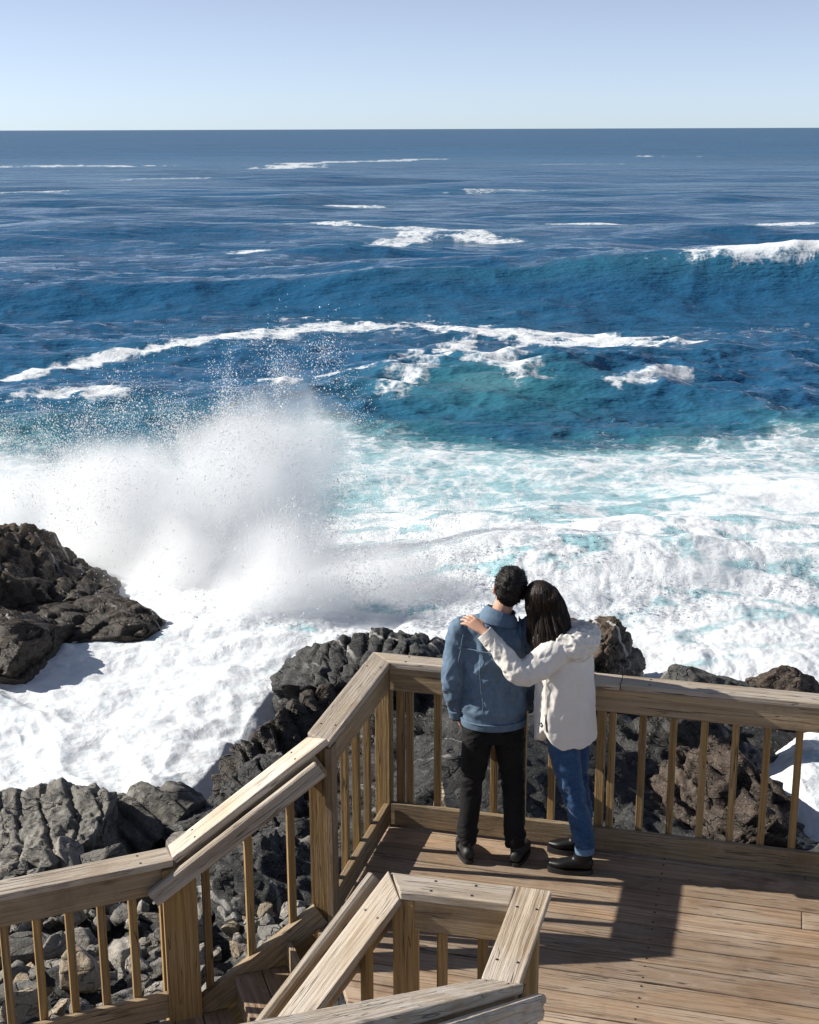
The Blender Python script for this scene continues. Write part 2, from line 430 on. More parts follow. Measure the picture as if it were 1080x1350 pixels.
# U-shaped railing between the two flights
P4 = DK(1.335, -2.44); P5 = DK(1.33, -3.02)
ur = tag(empty('railing', (P3.x, P3.y, 0)), 'near U-shaped wooden railing around the gap between the two stair flights', 'railing', 'wooden railings of the deck and stairs')
level_rail(ur, P3, P4, 0.0, 1.07, -Vv, spacing=0.172, first=0.20, ext0=0.0, ext1=-0.075, bottom=True, m0=-0.52)
level_rail(ur, P4, P5, 0.0, 1.07, -U, spacing=0.172, first=0.17, ext0=0.075, ext1=0.05, bottom=True, boards0=0.07, m1=0.5)
vpost('post', ur, P3 + U * 0.05 - Vv * 0.02, -0.2, 1.030, 0.092, M_POST, U)
vpost('post', ur, P4 + Vv * 0.0, 0.0, 1.030, 0.07, M_POST, U)
vpost('post', ur, P5 + U * 0.04, 0.0, 1.030, 0.092, M_POST, U)
N1 = Vector((math.sin(R(230)), math.cos(R(230)), 0)); N1n = Vector((math.sin(R(320)), math.cos(R(320)), 0))
ns = tag(empty('railing', (P3.x - .3, P3.y - .3, LAND)), 'sloping stair railing with handrail on the near side of the steps', 'railing', 'wooden railings of the deck and stairs')
slope_rail(ns, P3 + N1 * 0.0, P3 + N1 * 0.95, 1.066, 1.066 - 0.76 * 0.95, N1n, 4, h0=-0.03, h1=0.1, hdrop=0.055, hoff=0.165, zdrop=1.0, ms0=0.52, stringer=False)
vpost('post', ns, P3 + N1 * 0.98, LAND - 0.2, 0.30, 0.09, M_POST, N1)
# rail of the flight that climbs towards the viewer
f2 = tag(empty('railing', (P5.x, P5.y, 0)), 'railing of the upper stair flight with grooved handrail, nearest the viewer at the bottom edge', 'railing', 'wooden railings of the deck and stairs')
Q = P5 - Vv * 3.2
slope_rail(f2, P5 + U * 0.01 - Vv * 0.02, Q, 1.068, 1.068 + 0.60 * 3.18, U, 17, hoff=0.13, hdrop=0.06, h0=-0.06, stringer=False, fb=0.1, ms0=-0.3)
WATER = np.array([(-30, 17.5), (-12, 19.2), (-6.3, 19.4), (-4.6, 19.7), (-3.5, 19.6), (-3.0, 21.3), (-2.4, 23.6), (-1.6, 25.2), (0.3, 25.9), (2.7, 26.3), (4.0, 25.6), (4.6, 23.8), (6.0, 23.6), (7.3, 23.0), (6.4, 21.6), (5.9, 20.6), (6.2, 18.8), (9, 16.5), (30, 15)], float)
def inland(P):
    x, y = P[:, 0], P[:, 1]
    d = seg_dist(P, WATER)
    poly = np.vstack([WATER, [(30, 0), (-30, 0)]])
    ins = np.zeros(len(P), bool)
    j = len(poly) - 1
    for i in range(len(poly)):
        xi, yi = poly[i]; xj, yj = poly[j]
        c = ((yi > y) != (yj > y)) & (x < (xj - xi) * (y - yi) / (yj - yi + 1e-12) + xi)
        ins ^= c; j = i
    return np.where(ins, d, -d)
def shore_h(P):
    x, y = P[:, 0], P[:, 1]; s = inland(P)
    h = -6.25 + np.where(s > 0, 0.30 * s, 0.5 * s)
    P3 = np.stack([x, y, np.zeros_like(x)], 1)
    rough = sstep(-1.0, 2.0, s)
    h += rough * (0.30 * fbm(P3 * 0.55, 3, seed=81) + 0.16 * ridged(P3 * 1.6, 4, 0.55, seed=85) - 0.1)
    return np.clip(h, -9, -2.6)
# ------------------------------------------------------------------ sea
def foam_fields(P2d):
    """foam cover 0..1 and teal tint 0..1 (aerated water, plus painted light through the swell crest) at plan points of the sea"""
    x, y = P2d[:, 0], P2d[:, 1]
    P3 = np.stack([x, y, np.zeros_like(x)], 1)
    warp = np.stack([fbm(P3 * 0.22, 3, seed=1), fbm(P3 * 0.22, 3, seed=2)], 1)
    W = P2d + warp * 1.3
    edge = np.interp(x, [-30, -14.5, -11, -8.6, -5.6, -3, 0.5, 4.1, 8.5, 13, 15, 30], [50, 48.5, 45.5, 46, 47.5, 51.5, 49.0, 46.5, 49.5, 51.3, 50.7, 52])
    dense = np.interp(x, [-30, -13, -5.6, 0, 2.1, 5.8, 10, 13.4, 30], [43, 43.0, 41.5, 39.5, 38.0, 39.5, 43, 44.5, 46])
    n = fbm(P3 * 0.16, 4, seed=5); n2 = fbm(P3 * 0.9, 3, seed=9)
    ye = y + n * 3.0 + n2 * 0.5
    foam = 0.50 * sstep(0, 1, (edge + 2.0 - ye) / 7.0) + 0.26 * sstep(0, 1, (dense - ye) / 8.0)
    lace = ridged(P3 * np.array([0.28, 0.20, 1]), 4, 0.55, seed=31)
    foam *= np.clip(0.74 + 0.30 * lace + 0.35 * sstep(0, 1, (dense - 2 - ye) / 5.0), 0, 1.2)
    foam += 0.35 * sstep(31, 25, y + n) + 0.25 * sstep(36, 30, y + n) * sstep(3, -3, x)
    flow = ridged(P3 * np.array([0.30, 0.45, 1]) + 0.5 * pn(P3 * 0.35, 131)[:, None], 3, 0.5, seed=130)
    foam -= 0.62 * sstep(0.95, 1.45, flow) * sstep(42, 34, y)
    aer_light = sstep(0, 1, (edge + 4.0 - ye) / 10.0)
    aer_light = np.maximum(aer_light, 0.62 * np.exp(-(((x - 3) / 5.0) ** 2 + ((y - 53) / 4.0) ** 2)))
    aer_light = np.maximum(aer_light, 0.5 * np.exp(-(((x + 10) / 5) ** 2 + ((y - 49) / 4.0) ** 2)))
    streaks = [
        ([(-17.5, 59.5), (-15.6, 62.4), (-12.1, 65.5), (-8.1, 71.0), (-4.4, 73.4), (0.4, 74.2), (4.3, 72.0), (8.1, 70.8), (10.3, 67.2), (11.1, 63.5)], [0.45, 0.55, 0.9, 1.7, 2.3, 2.8, 2.6, 2.0, 1.6, 1.4], 1.0),
        ([(4.3, 71.5), (5.9, 68.0), (8.6, 66.2), (9.6, 61.5)], 1.1, 0.95), ([(2.2, 68.5), (2.0, 62.5), (3.4, 57.5), (4.6, 53.5)], 0.9, 0.85),
        ([(7.6, 53.3), (9.3, 54.6), (11.2, 55.9)], 0.7, 0.85), ([(0.3, 58.4), (3.2, 58.0)], 0.8, 0.8), ([(-3, 57), (-1.0, 60), (0.3, 64)], 0.6, 0.7), ([(-1.0, 52), (0.5, 55.0), (1.5, 57.5)], 0.9, 0.7),
        ([(-13.9, 53.5), (-12.6, 54.2), (-11.8, 53.0)], 0.9, 0.85), ([(-4.5, 55), (-2.6, 57.5)], 0.8, 0.7),
        ([(-15.4, 193.9), (-11.5, 195), (-7.1, 186.5)], 3.0, 1.0), ([(-16.1, 155.2), (-11.5, 155.2), (-5.4, 145.8), (-0.7, 140.5), (4.9, 132.8), (7.4, 126.6)], 2.0, 0.85),
        ([(-2.6, 123.6), (0.3, 127.6), (2.2, 138.5), (4.3, 134.6)], 2.2, 0.9), ([(-117.7, 415), (-97.9, 421), (-70.8, 415)], 7.0, 0.9), ([(-34.2, 383), (-32.5, 443), (-21.9, 463)], 7.0, 0.85),
        ([(-14.6, 463), (5.2, 498)], 7.0, 0.75), ([(16.5, 151.5), (23.2, 150.4)], 1.4, 0.9), ([(32.5, 145.8), (48, 147.5)], 1.8, 0.9), ([(93, 540), (102, 540)], 9.0, 0.7),
        ([(-65, 228), (-57.8, 230.5)], 4.0, 0.7), ([(-12.6, 111.5), (-12.0, 117)], 1.0, 1.0), ([(-60, 300), (-45, 305)], 4.0, 0.6), ([(10, 230), (22, 236)], 3.0, 0.55), ([(-34, 190), (-28, 192)], 2.0, 0.55), ([(40, 420), (60, 425)], 6.0, 0.5), ([(-7, 78), (-1.5, 79)], 0.4, 0.6),
    ]
    for pts, wd, amt in streaks:
        pts = np.array(pts, float)
        m = (x > pts[:, 0].min() - 14) & (x < pts[:, 0].max() + 14) & (y > pts[:, 1].min() * 0.9 - 6) & (y < pts[:, 1].max() * 1.1 + 6)
        if not m.any(): continue
        sc = max(1.0, pts[:, 1].mean() / 65.0)
        q = P2d[m] + warp[m] * 0.8 * sc
        d = np.full(m.sum(), 1e9); ww = np.zeros(m.sum())
        ws = np.full(len(pts), wd) if np.isscalar(wd) else np.array(wd)
        for k in range(len(pts) - 1):
            a, b = pts[k], pts[k + 1]; ab = b - a
            t = np.clip(((q - a) @ ab) / (ab @ ab), 0, 1); dd = np.linalg.norm(q - a - t[:, None] * ab, axis=1)
            upd = dd < d; d = np.where(upd, dd, d); ww = np.where(upd, ws[k] + (ws[k + 1] - ws[k]) * t, ww)
        n3 = fbm(P3[m] * np.array([1.1, 0.7, 1]) / sc, 4, 0.6, seed=14)
        f = 0.80 * amt * sstep(0, 1, 1.30 - d / (ww * 1.25) + 0.5 * n3)
        foam[m] = np.maximum(foam[m], f)
        aer_light[m] = np.maximum(aer_light[m], 0.12 * np.exp(-(d / (ww * 2.5)) ** 2))
    # the curling lip at the right end of the big swell
    lip = sstep(15.5, 20.0, x + 2.0 * pn(P3 * 0.5, 71)) * np.exp(-((y - crest_y(x) - 0.1) / 1.5) ** 2)
    foam = np.maximum(foam, 1.25 * lip)
    lip2 = sstep(12.0, 17.0, x) * np.exp(-((y - crest_y(x) + 0.6) / 0.5) ** 2) * sstep(0.0, 0.5, pn(P3 * np.array([1.6, 0.9, 1]), 72) + 0.15)
    foam = np.maximum(foam, 0.8 * lip2)
    tt = y - crest_y(x); aer_light = np.maximum(aer_light, 0.26 * sstep(-12, 16, x) * np.exp(-((tt + 1.0) / 1.3) ** 2))  # teal of light passing through the thin crest, painted into the water colour
    return np.clip(foam, 0, 1.4), np.clip(aer_light, 0, 1)
def crest_y(x):
    return 86.0 + 1.2 * np.sin(x * 0.07) - 0.02 * x
_wr = np.random.default_rng(21)
WAVES = []
for k in range(46):
    lam = 1.1 * (34 / 1.1) ** (k / 45.0)
    ang = R(-8) + _wr.normal() * (0.55 if lam < 10 else 0.25)
    WAVES.append((lam, ang, 0.0085 * lam * _wr.uniform(0.6, 1.25) * (0.8 if lam > 12 else 1.0), _wr.uniform(0, 6.28)))
def sea_height(x, y, spacing):
    P3 = np.stack([x, y, np.zeros_like(x)], 1)
    h = np.zeros_like(x)
    wx = x + 3.0 * pn(P3 * 0.05, 3); wy = y + 3.0 * pn(P3 * 0.05, 4)
    dist = np.hypot(x, y)
    grp = 0.75 + 0.5 * pn(P3 * 0.035, 6)
    for lam, a, amp, ph in WAVES:
        if lam < 9: continue
        k = 2 * math.pi / lam
        att = sstep(2.2, 5.0, lam / spacing)
        if att.max() <= 0: continue
        s = np.sin(k * (wx * math.sin(a) + wy * math.cos(a)) + ph)
        h += att * amp * (s + 0.25 * (1 - s * s)) * grp
    for o, (f, amp) in enumerate(((0.11, 0.20), (0.21, 0.22), (0.40, 0.25), (0.75, 0.25), (1.4, 0.17), (2.6, 0.10))):
        att = sstep(1.6, 3.6, 1.0 / f / spacing)
        m = att > 0
        if not m.any(): continue
        q = np.stack([x[m] * f * 0.45 + 0.12 * f * y[m] * (1 if o % 2 else -1), y[m] * f, np.full(m.sum(), o * 5.1)], 1)
        q[:, 0] += 0.5 * pn(q * 0.6, 90 + o); 
        r_ = 1 - 2 * np.abs(pn(q, 100 + o))
        h[m] += att[m] * amp * (r_ - 0.45) * grp[m] * (1 - 0.8 * sstep(50, 40, y[m]))
    # big swell with a steep shoreward face
    A = np.interp(x, [-60, -28, -12, 0, 12, 24, 60], [0.7, 0.8, 1.25, 2.1, 3.0, 3.5, 3.5]) * (0.93 + 0.14 * pn(P3 * 0.08, 11))
    t = y - crest_y(x) + 0.8 * pn(P3 * 0.10, 12)
    sw = np.where(t < 0, np.exp(-(np.abs(t) / 3.0) ** 1.6), np.exp(-(t / 11.0) ** 2))
    h += 0.5 * sstep(15.5, 22, x) * np.exp(-((t + 0.2) / 1.6) ** 2) * np.clip(0.7 + 0.6 * fbm(P3 * 0.35, 2, 0.5, seed=77), 0, 2)
    h += A * sw - 0.5 * np.exp(-((t + 9) / 6) ** 2)
    h += 0.55 * np.exp(-((y - 49.0 - 0.15 * x) / 2.0) ** 2) * sstep(-3, -8, x)
    h += 0.9 * np.exp(-((y - 135 + 0.05 * x) / 8) ** 2) + 0.8 * np.exp(-((y - 104) / 6) ** 2) * 0.5
    h += 0.65 * np.exp(-((y - 57.0 + 0.1 * x) / 3.0) ** 2) * np.exp(-((x - 4) / 8) ** 2)
    # churned white water inshore
    c = sstep(47, 36, y + 2 * pn(P3 * 0.15, 8)) * sstep(-30, -20, x)
    calm = sstep(25.5, 21.0, y) * sstep(-1.0, -4.0, x) + 0.55 * sstep(29, 25.5, y) * sstep(-1.5, -3.5, x)
    c = c * (1 - 0.88 * np.clip(calm, 0, 1))
    bil = 0.0; a = 1.0; f = 0.9
    for o in range(6):
        q = P3 * np.array([f, f * 0.8, 1]); q[:, 2] = o * 3.7
        bil = bil + a * (-0.35 + 1.6 * np.abs(pn(q + 0.35 * np.stack([pn(q * 0.7, 41), pn(q * 0.7, 42), 0 * x], 1), 50 + o))); a *= 0.52; f *= 2.05
    h += c * ((0.02 + 0.045 * sstep(38, 30, y)) * (bil - 0.1) + 0.24 * fbm(P3 * np.array([0.22, 0.3, 1]), 2, seed=44))
    h += c * 0.3 * np.exp(-((y - 33.0 - 0.1 * x) / 4.0) ** 2) * sstep(-2, 3, x) * (0.6 + 0.7 * pn(P3 * 0.3, 61))
    h += 0.5 * np.exp(-(((x - 4.2) / 4.2) ** 2 + ((y - 30.5) / 2.6) ** 2))
    nl = y < 30
    if nl.any(): h[nl] -= np.clip(inland(np.stack([x[nl], y[nl]], 1)) * 0.6 + 0.1, 0, 2.0)
    # backwash ridges in the inlet
    r = ridged(P3 * np.array([0.22, 0.42, 1]) + 0.3 * pn(P3 * 0.6, 66)[:, None], 3, 0.45, seed=65)
    h += np.clip(calm, 0, 1) * (0.16 * np.clip(r - 0.55, 0, 2) + 0.03 * fbm(P3 * 2.2, 3, seed=67))
    return h
core = np.linspace(-20.5, 20.5, 760)
azs = np.concatenate([np.linspace(-70, -21.5, 26), core, np.linspace(21.5, 70, 26)])
th = np.concatenate([np.linspace(38, 0.0, 900, endpoint=False)])
th = np.arctan((np.linspace(1150, 172.0, 800) - 675) / 1850.0) + R(15.27)
rr = np.concatenate([10.09 / np.tan(th), [9000, 16000, 30000, 60000]])
rr = np.sort(np.concatenate([[12.0], rr]))
AZ, RR = np.meshgrid(np.radians(azs), rr)
X = (RR * np.tan(np.clip(AZ, -1.2, 1.2)) * 1.0).ravel(); Y = RR.ravel()
dY = np.gradient(rr)[:, None].repeat(len(azs), 1).ravel()
dX = (rr[:, None] * np.gradient(np.tan(np.radians(azs)))[None, :]).ravel()
spacing = np.maximum(dY * 0.9, dX)
near = Y < 1200
H = np.zeros_like(X)
H[near] = sea_height(X[near], Y[near], spacing[near])
FO = np.zeros_like(X); AE_LIGHT = np.zeros_like(X)
FO[near], AE_LIGHT[near] = foam_fields(np.stack([X[near], Y[near]], 1))
me = mesh_np('sea', np.stack([X, Y, H + SEA], 1), grid_faces(len(rr), len(azs))); me.flip_normals() if me.polygons[0].normal.z < 0 else None
attr(me, 'foam', FO); attr(me, 'aer_light', AE_LIGHT)
n = NT('sea_water')
p = n.pos(); foam = n.attr('foam'); aer_light = n.attr('aer_light')
w1, _ = n.noise(n.mapping(p, (0.40, 1.0, 1), (0, 0, 0.12)), 0.8, 4, 0.6)
w2, _ = n.noise(n.mapping(p, (0.45, 1.0, 1), (0, 0, -0.2)), 2.6, 3, 0.55)
w3, _ = n.noise(n.mapping(p, (0.40, 1.0, 1), (0, 0, -0.1)), 0.2, 3, 0.55)
hh = n.math('ADD', n.math('MULTIPLY', w1, 0.24), n.math('MULTIPLY', w2, 0.04)); hh = n.math('ADD', hh, n.math('MULTIPLY', w3, 0.9)); w4, _ = n.noise(n.mapping(p, (0.45, 1.0, 1)), 0.04, 3, 0.6); hh = n.math('ADD', hh, n.math('MULTIPLY', w4, 3.0))
wb = n.bump(hh, 1.0, 1.0)
big, _ = n.noise(n.mapping(p, (0.4, 1, 1)), 0.03, 3)
deep = n.mix(n.remap(big, 0.35, 0.65), (0.016, 0.086, 0.180), (0.026, 0.115, 0.230))
col = n.mix(n.remap(aer_light, 0.0, 0.6), deep, (0.038, 0.165, 0.215)); col = n.mix(n.remap(aer_light, 0.55, 1.0), col, (0.30, 0.50, 0.54))
fd1, _ = n.noise(n.mapping(p, (0.55, 1.0, 1), (0, 0, 0.1)), 1.35, 8, 0.68, 0.8)
fd2, _ = n.noise(p, 7.0, 5, 0.65)
_, wc = n.noise(p, 0.8, 3, 0.5)
vadd = n.new('ShaderNodeVectorMath', operation='MULTIPLY_ADD'); n.con(wc, vadd.inputs[0]); vadd.inputs[1].default_value = (1.4, 1.4, 0); n.con(p, vadd.inputs[2])
lace = n.voro(n.mapping(vadd.outputs[0], (1.0, 0.62, 0.0)), 1.15, 'DISTANCE_TO_EDGE')
lace2 = n.voro(n.mapping(vadd.outputs[0], (1.0, 0.62, 0.0)), 3.3, 'DISTANCE_TO_EDGE')
lf = n.math('ADD', n.remap(lace, 0.0, 0.24, 0.17, -0.10), n.remap(lace2, 0.0, 0.2, 0.10, -0.06))
fv = n.math('ADD', foam, n.math('MULTIPLY', n.math('SUBTRACT', fd1, 0.5), 1.45))
fv = n.math('ADD', fv, n.math('MULTIPLY', n.math('SUBTRACT', fd2, 0.5), 0.55))
fv = n.math('ADD', fv, n.math('MULTIPLY', lf, n.remap(foam, 0.05, 0.4, 0, 1)))
ff = n.remap(fv, 0.30, 0.92, 0, 1, True)
ff = n.math('MULTIPLY', ff, n.remap(foam, 0.03, 0.22, 0, 1))
fn, _ = n.noise(p, 5.0, 7, 0.68)
fcol = n.mix(n.remap(fn, 0.25, 0.6), (0.64, 0.72, 0.76), (0.79, 0.80, 0.81))
fbmp = n.bump(n.math('ADD', n.math('MULTIPLY', fn, 0.09), n.math('MULTIPLY', fd1, 0.24)), 0.6, 0.5)
ln = n.new('ShaderNodeVectorMath', operation='LENGTH'); n.con(p, ln.inputs[0]); rgh = n.remap(ln.outputs['Value'], 70, 900, 0.05, 0.30)
upn = n.new('ShaderNodeCombineXYZ'); upn.inputs[2].default_value = 1.0
n.l.remove(n.out.inputs[0].links[0]); n.n.remove(n.bsdf)
dif = n.new('ShaderNodeBsdfDiffuse'); n.con(col, dif.inputs['Color']); n.con(n.bump(n.math('ADD', n.math('MULTIPLY', w1, 0.5), n.math('MULTIPLY', w2, 0.12)), 0.8, 1.0), dif.inputs['Normal'])
glo = n.new('ShaderNodeBsdfGlossy'); n.con(rgh, glo.inputs['Roughness']); n.con(wb, glo.inputs['Normal'])
fre = n.new('ShaderNodeFresnel'); fre.inputs['IOR'].default_value = 1.333; n.con(wb, fre.inputs['Normal'])
wat = n.new('ShaderNodeMixShader'); n.con(n.math('MULTIPLY', fre.outputs[0], n.remap(ln.outputs['Value'], 90, 600, 0.95, 0.5)), wat.inputs[0]); n.con(dif.outputs[0], wat.inputs[1]); n.con(glo.outputs[0], wat.inputs[2])
fo = n.new('ShaderNodeBsdfPrincipled'); n.con(fcol, fo.inputs['Base Color']); fo.inputs['Roughness'].default_value = 0.75;
fo.inputs['Specular IOR Level'].default_value = 0.2; n.con(fbmp, fo.inputs['Normal'])
mx = n.new('ShaderNodeMixShader'); n.con(ff, mx.inputs[0]); n.con(wat.outputs[0], mx.inputs[1]); n.con(fo.outputs[0], mx.inputs[2])
n.con(mx.outputs[0], n.out.inputs[0])
tag(link('sea', me, n.m), kind='structure')
# ------------------------------------------------------------------ shore and rocks
def rock_mat(name, cols, crack=1.0, vein=0.0, wet=-5.3, scale=1.0, sheen=0.0):
    n = NT(name); p = n.pos(); r = n.rnd()
    tilt = n.mapping(p, (1.0 * scale, 1.3 * scale, 3.2 * scale), (0.5, 0.35, 0.6))
    a, _ = n.noise(tilt, 1.1, 8, 0.65, 0.4)
    b, _ = n.noise(p, 9.0 * scale, 6, 0.7)
    c = n.mix(n.remap(a, 0.32, 0.68), cols[0], cols[1])
    c = n.mix(n.math('MULTIPLY', n.remap(b, 0.5, 0.68), 0.6), c, cols[2])
    _, wc = n.noise(p, 1.3, 3)
    va = n.new('ShaderNodeVectorMath', operation='MULTIPLY_ADD'); n.con(wc, va.inputs[0]); va.inputs[1].default_value = (0.3, 0.3, 0.3); n.con(tilt, va.inputs[2])
    l1, _ = n.noise(va.outputs[0], 0.75, 3, 0.5); l2, _ = n.noise(n.mapping(va.outputs[0], (1, 1, 1), (1.2, 0.4, 0.2)), 1.3, 3, 0.5)
    k1 = n.remap(n.math('ABSOLUTE', n.math('SUBTRACT', l1, 0.5)), 0.0, 0.011, 1, 0); k2 = n.remap(n.math('ABSOLUTE', n.math('SUBTRACT', l2, 0.5)), 0.0, 0.008, 1, 0)
    crf = n.math('MAXIMUM', k1, k2)
    c = n.mix(n.math('MULTIPLY', crf, 0.7 * crack), c, tuple(x * 0.3 for x in cols[0]))
    spots, _ = n.noise(p, 42.0, 4, 0.7)
    c = n.mix(n.math('MULTIPLY', n.remap(spots, 0.56, 0.7), 0.45), c, (0.42, 0.40, 0.36))
    if vein:
        vv = n.new('ShaderNodeTexWave'); vv.wave_type = 'BANDS'; n.setin(vv, 'Vector', n.mapping(p, (1, 1, 0.4), (0, 0, -0.75))); n.setin(vv, 'Scale', 0.55); n.setin(vv, 'Distortion', 3.5); n.setin(vv, 'Detail', 3.0)
        vn, _ = n.noise(p, 0.7, 3)
        c = n.mix(n.math('MULTIPLY', n.math('MULTIPLY', n.remap(vv.outputs['Fac'], 0.965, 0.99), n.remap(vn, 0.5, 0.6)), vein), c, (0.5, 0.48, 0.45))
    hsv = n.new('ShaderNodeHueSaturation'); n.setin(hsv, 'Value', n.math('MULTIPLY_ADD', r, 0.6, 0.7)); n.con(c, hsv.inputs['Color']); c = hsv.outputs[0]
    sep = n.new('ShaderNodeSeparateXYZ'); n.con(p, sep.inputs[0])
    wn_, _ = n.noise(p, 1.6, 3)
    wt = n.remap(n.math('ADD', sep.outputs[2], n.math('MULTIPLY', wn_, 0.9)), wet, wet + 0.8, 1, 0)
    c = n.mix(n.math('MULTIPLY', wt, 0.5), c, (0.022, 0.02, 0.017))
    h = n.math('ADD', n.math('MULTIPLY', a, 1.0), n.math('MULTIPLY', b, 0.5)); h = n.math('SUBTRACT', h, n.math('MULTIPLY', crf, 0.5)); h = n.math('ADD', h, n.math('MULTIPLY', spots, 0.12))
    return n.P(color=c, rough=n.remap(wt, 0, 1, 0.85, 0.38), normal=n.bump(h, 0.9, 0.09), spec=0.35)
M_BROWN = rock_mat('wet_brown_rock', [(0.028, 0.020, 0.013), (0.100, 0.068, 0.040), (0.15, 0.115, 0.08)], 0.7, 1.0, -4.9)
M_DARK = rock_mat('dark_slab_rock', [(0.022, 0.024, 0.026), (0.055, 0.054, 0.050), (0.10, 0.092, 0.078)], 0.7, 0.5, -5.2)
M_RUST = rock_mat('rust_brown_rock', [(0.028, 0.020, 0.015), (0.075, 0.052, 0.037), (0.12, 0.10, 0.08)], 0.8, 0.0, -5.4)
M_GREY = rock_mat('grey_boulder_rock', [(0.085, 0.082, 0.075), (0.24, 0.225, 0.195), (0.32, 0.30, 0.26)], 0.4, 0.3, -6.4)
M_STONE = rock_mat('pale_stone', [(0.15, 0.14, 0.125), (0.37, 0.335, 0.285), (0.48, 0.44, 0.38)], 0.35, 0.0, -9, 1.6)
M_TAN = rock_mat('tan_stone', [(0.22, 0.17, 0.115), (0.38, 0.31, 0.22), (0.48, 0.42, 0.33)], 0.4, 0.0, -9, 1.4)

gx = np.arange(-11, 12, 0.075); gy = np.arange(4, 27.5, 0.075)
GX, GY = np.meshgrid(gx, gy); PG = np.stack([GX.ravel(), GY.ravel()], 1)
hz = shore_h(PG)
me = mesh_np('rocky_shore', np.column_stack([PG, hz]), grid_faces(len(gy), len(gx)))
tag(link('rocky_shore', me, M_DARK), kind='structure')

_ico = {}
def ico(sub):
    if sub not in _ico:
        bm = bmesh.new(); bmesh.ops.create_icosphere(bm, subdivisions=sub, radius=1.0)
        V = np.array([v.co[:] for v in bm.verts]); F = np.array([[v.index for v in f.verts] for f in bm.faces]); bm.free()
        _ico[sub] = (V, F)
    return _ico[sub]
def rock_mesh(name, radii, seed, sub=6, cuts=16, rough=0.10, cell=1.0, strata=0.0, tiltv=(0.3, 0.2, 1.0), cutmin=0.55):
    V, F = ico(sub); V = V.copy(); rg = np.random.default_rng(seed)
    for k in range(cuts * 2):
        nrm = rg.normal(size=3); nrm /= np.linalg.norm(nrm); off = rg.uniform(cutmin, 0.93)
        s = V @ nrm - off; V -= np.where(s > 0, s * 0.985, 0)[:, None] * nrm
    V = V * np.array(radii)
    m = min(radii)
    q = V / cell
    N = V / np.array(radii) ** 2; N /= np.linalg.norm(N, axis=1)[:, None]
    h = fbm(q * 0.9, 3, 0.5, seed=seed) * 3.0 + 0.8 * pn(q * 2.2, seed + 2)
    fr = h - np.floor(h); ter = (np.floor(h) + sstep(0.35, 0.65, fr)) / 3.0            # jointed ledges
    V += N * (rough * m * (0.9 * ter + 0.5 * ridged(q * 1.9, 5, 0.55, seed=seed + 3) - 0.4))[:, None]
    if strata:
        t = np.array(tiltv, float) + rg.normal(size=3) * 0.15; t /= np.linalg.norm(t)
        hgt = V @ t / (0.30 * cell) + 0.7 * pn(q * 0.7, seed + 9) + 0.12 * pn(q * 3.1, seed + 4)
        fr = hgt - np.floor(hgt); lay = np.sin(np.floor(hgt) * 12.9898 + seed) 
        V += N * ((sstep(0.0, 0.16, fr) * sstep(1.0, 0.8, fr) - 0.6 + 0.8 * lay) * strata * 0.5 * m)[:, None]
    return mesh_np(name, V, F)
def rock(name, c, radii, rz, seed, mat, label, group=None, cat='rock', tilt=(0, 0), **kw):
    me = rock_mesh(name, radii, seed, **kw)
    o = link(name, me, mat, None, c); o.rotation_euler = (tilt[0], tilt[1], rz)
    return tag(o, label, cat, group)
OUT = 'wave-washed rock outcrops'
rock('rock_outcrop', (-9.1, 29.3, -6.25), (4.6, 4.0, 2.1), 0.35, 3, M_BROWN, 'large dark brown wet rock outcrop at the left edge, right under the spray', OUT, sub=7, strata=0.16, rough=0.08, tilt=(0.02, 0.20), tiltv=(0.55, -0.5, 0.6))
rock('rock_outcrop', (-8.2, 25.6, -6.0), (2.1, 1.8, 1.2), 0.2, 5, M_BROWN, 'low brown rock lobe at the left edge with foam around its foot', OUT, sub=6, strata=0.22, rough=0.10, tiltv=(0.5, -0.4, 0.6))
rock('rock_outcrop', (-6.6, 27.3, -6.1), (2.2, 1.6, 1.05), -0.3, 8, M_BROWN, 'brown rock tip jutting towards the white inlet, right of the left outcrop', OUT, sub=6, strata=0.22, rough=0.10, tiltv=(0.5, -0.5, 0.6))
rock('rock_outcrop', (-0.2, 23.6, -5.6), (2.3, 1.7, 1.15), 0.2, 13, M_DARK, 'dark slabby rock rising behind the corner post left of the man', OUT, sub=6, strata=0.32, rough=0.09, cuts=12, tilt=(0.10, 0.15), tiltv=(0.6, -0.4, 0.6))
rock('rock_outcrop', (-1.45, 23.2, -5.9), (0.85, 1.1, 1.0), 0.6, 15, M_DARK, 'angular dark rock block at the edge of the white inlet, left of the corner post', OUT, sub=6, strata=0.26, cuts=10, tiltv=(0.6, -0.4, 0.6))
rock('rock_outcrop', (3.1, 23.4, -5.6), (1.35, 1.7, 1.4), -0.35, 17, M_BROWN, 'rounded dark brown rock behind the woman with surf breaking against it', OUT, sub=6, rough=0.14, strata=0.18)
rock('rock_outcrop', (4.75, 21.6, -5.15), (1.15, 0.85, 0.85), -0.25, 19, M_DARK, 'long grey-black rock seen just above the right part of the far railing', OUT, sub=6, strata=0.06, rough=0.1)
rock('rock_outcrop', (6.25, 21.5, -5.05), (0.72, 0.8, 0.78), 0.2, 23, M_RUST, 'rusty brown round rock above the railing at the right edge', OUT, sub=6, rough=0.13)
rock('rock_outcrop', (1.9, 18.6, -5.75), (3.0, 3.0, 1.65), 0.25, 29, M_DARK, 'broad dark slab of rock with pale cracks seen through the far railing behind the couple', OUT, sub=6, strata=0.05, rough=0.07, cuts=26, tilt=(0.22, 0.1))
rock('rock_outcrop', (4.5, 19.0, -6.0), (1.9, 2.0, 1.3), 0.1, 31, M_RUST, 'jagged reddish brown rock seen through the balusters right of the woman', OUT, sub=6, rough=0.18, strata=0.2)
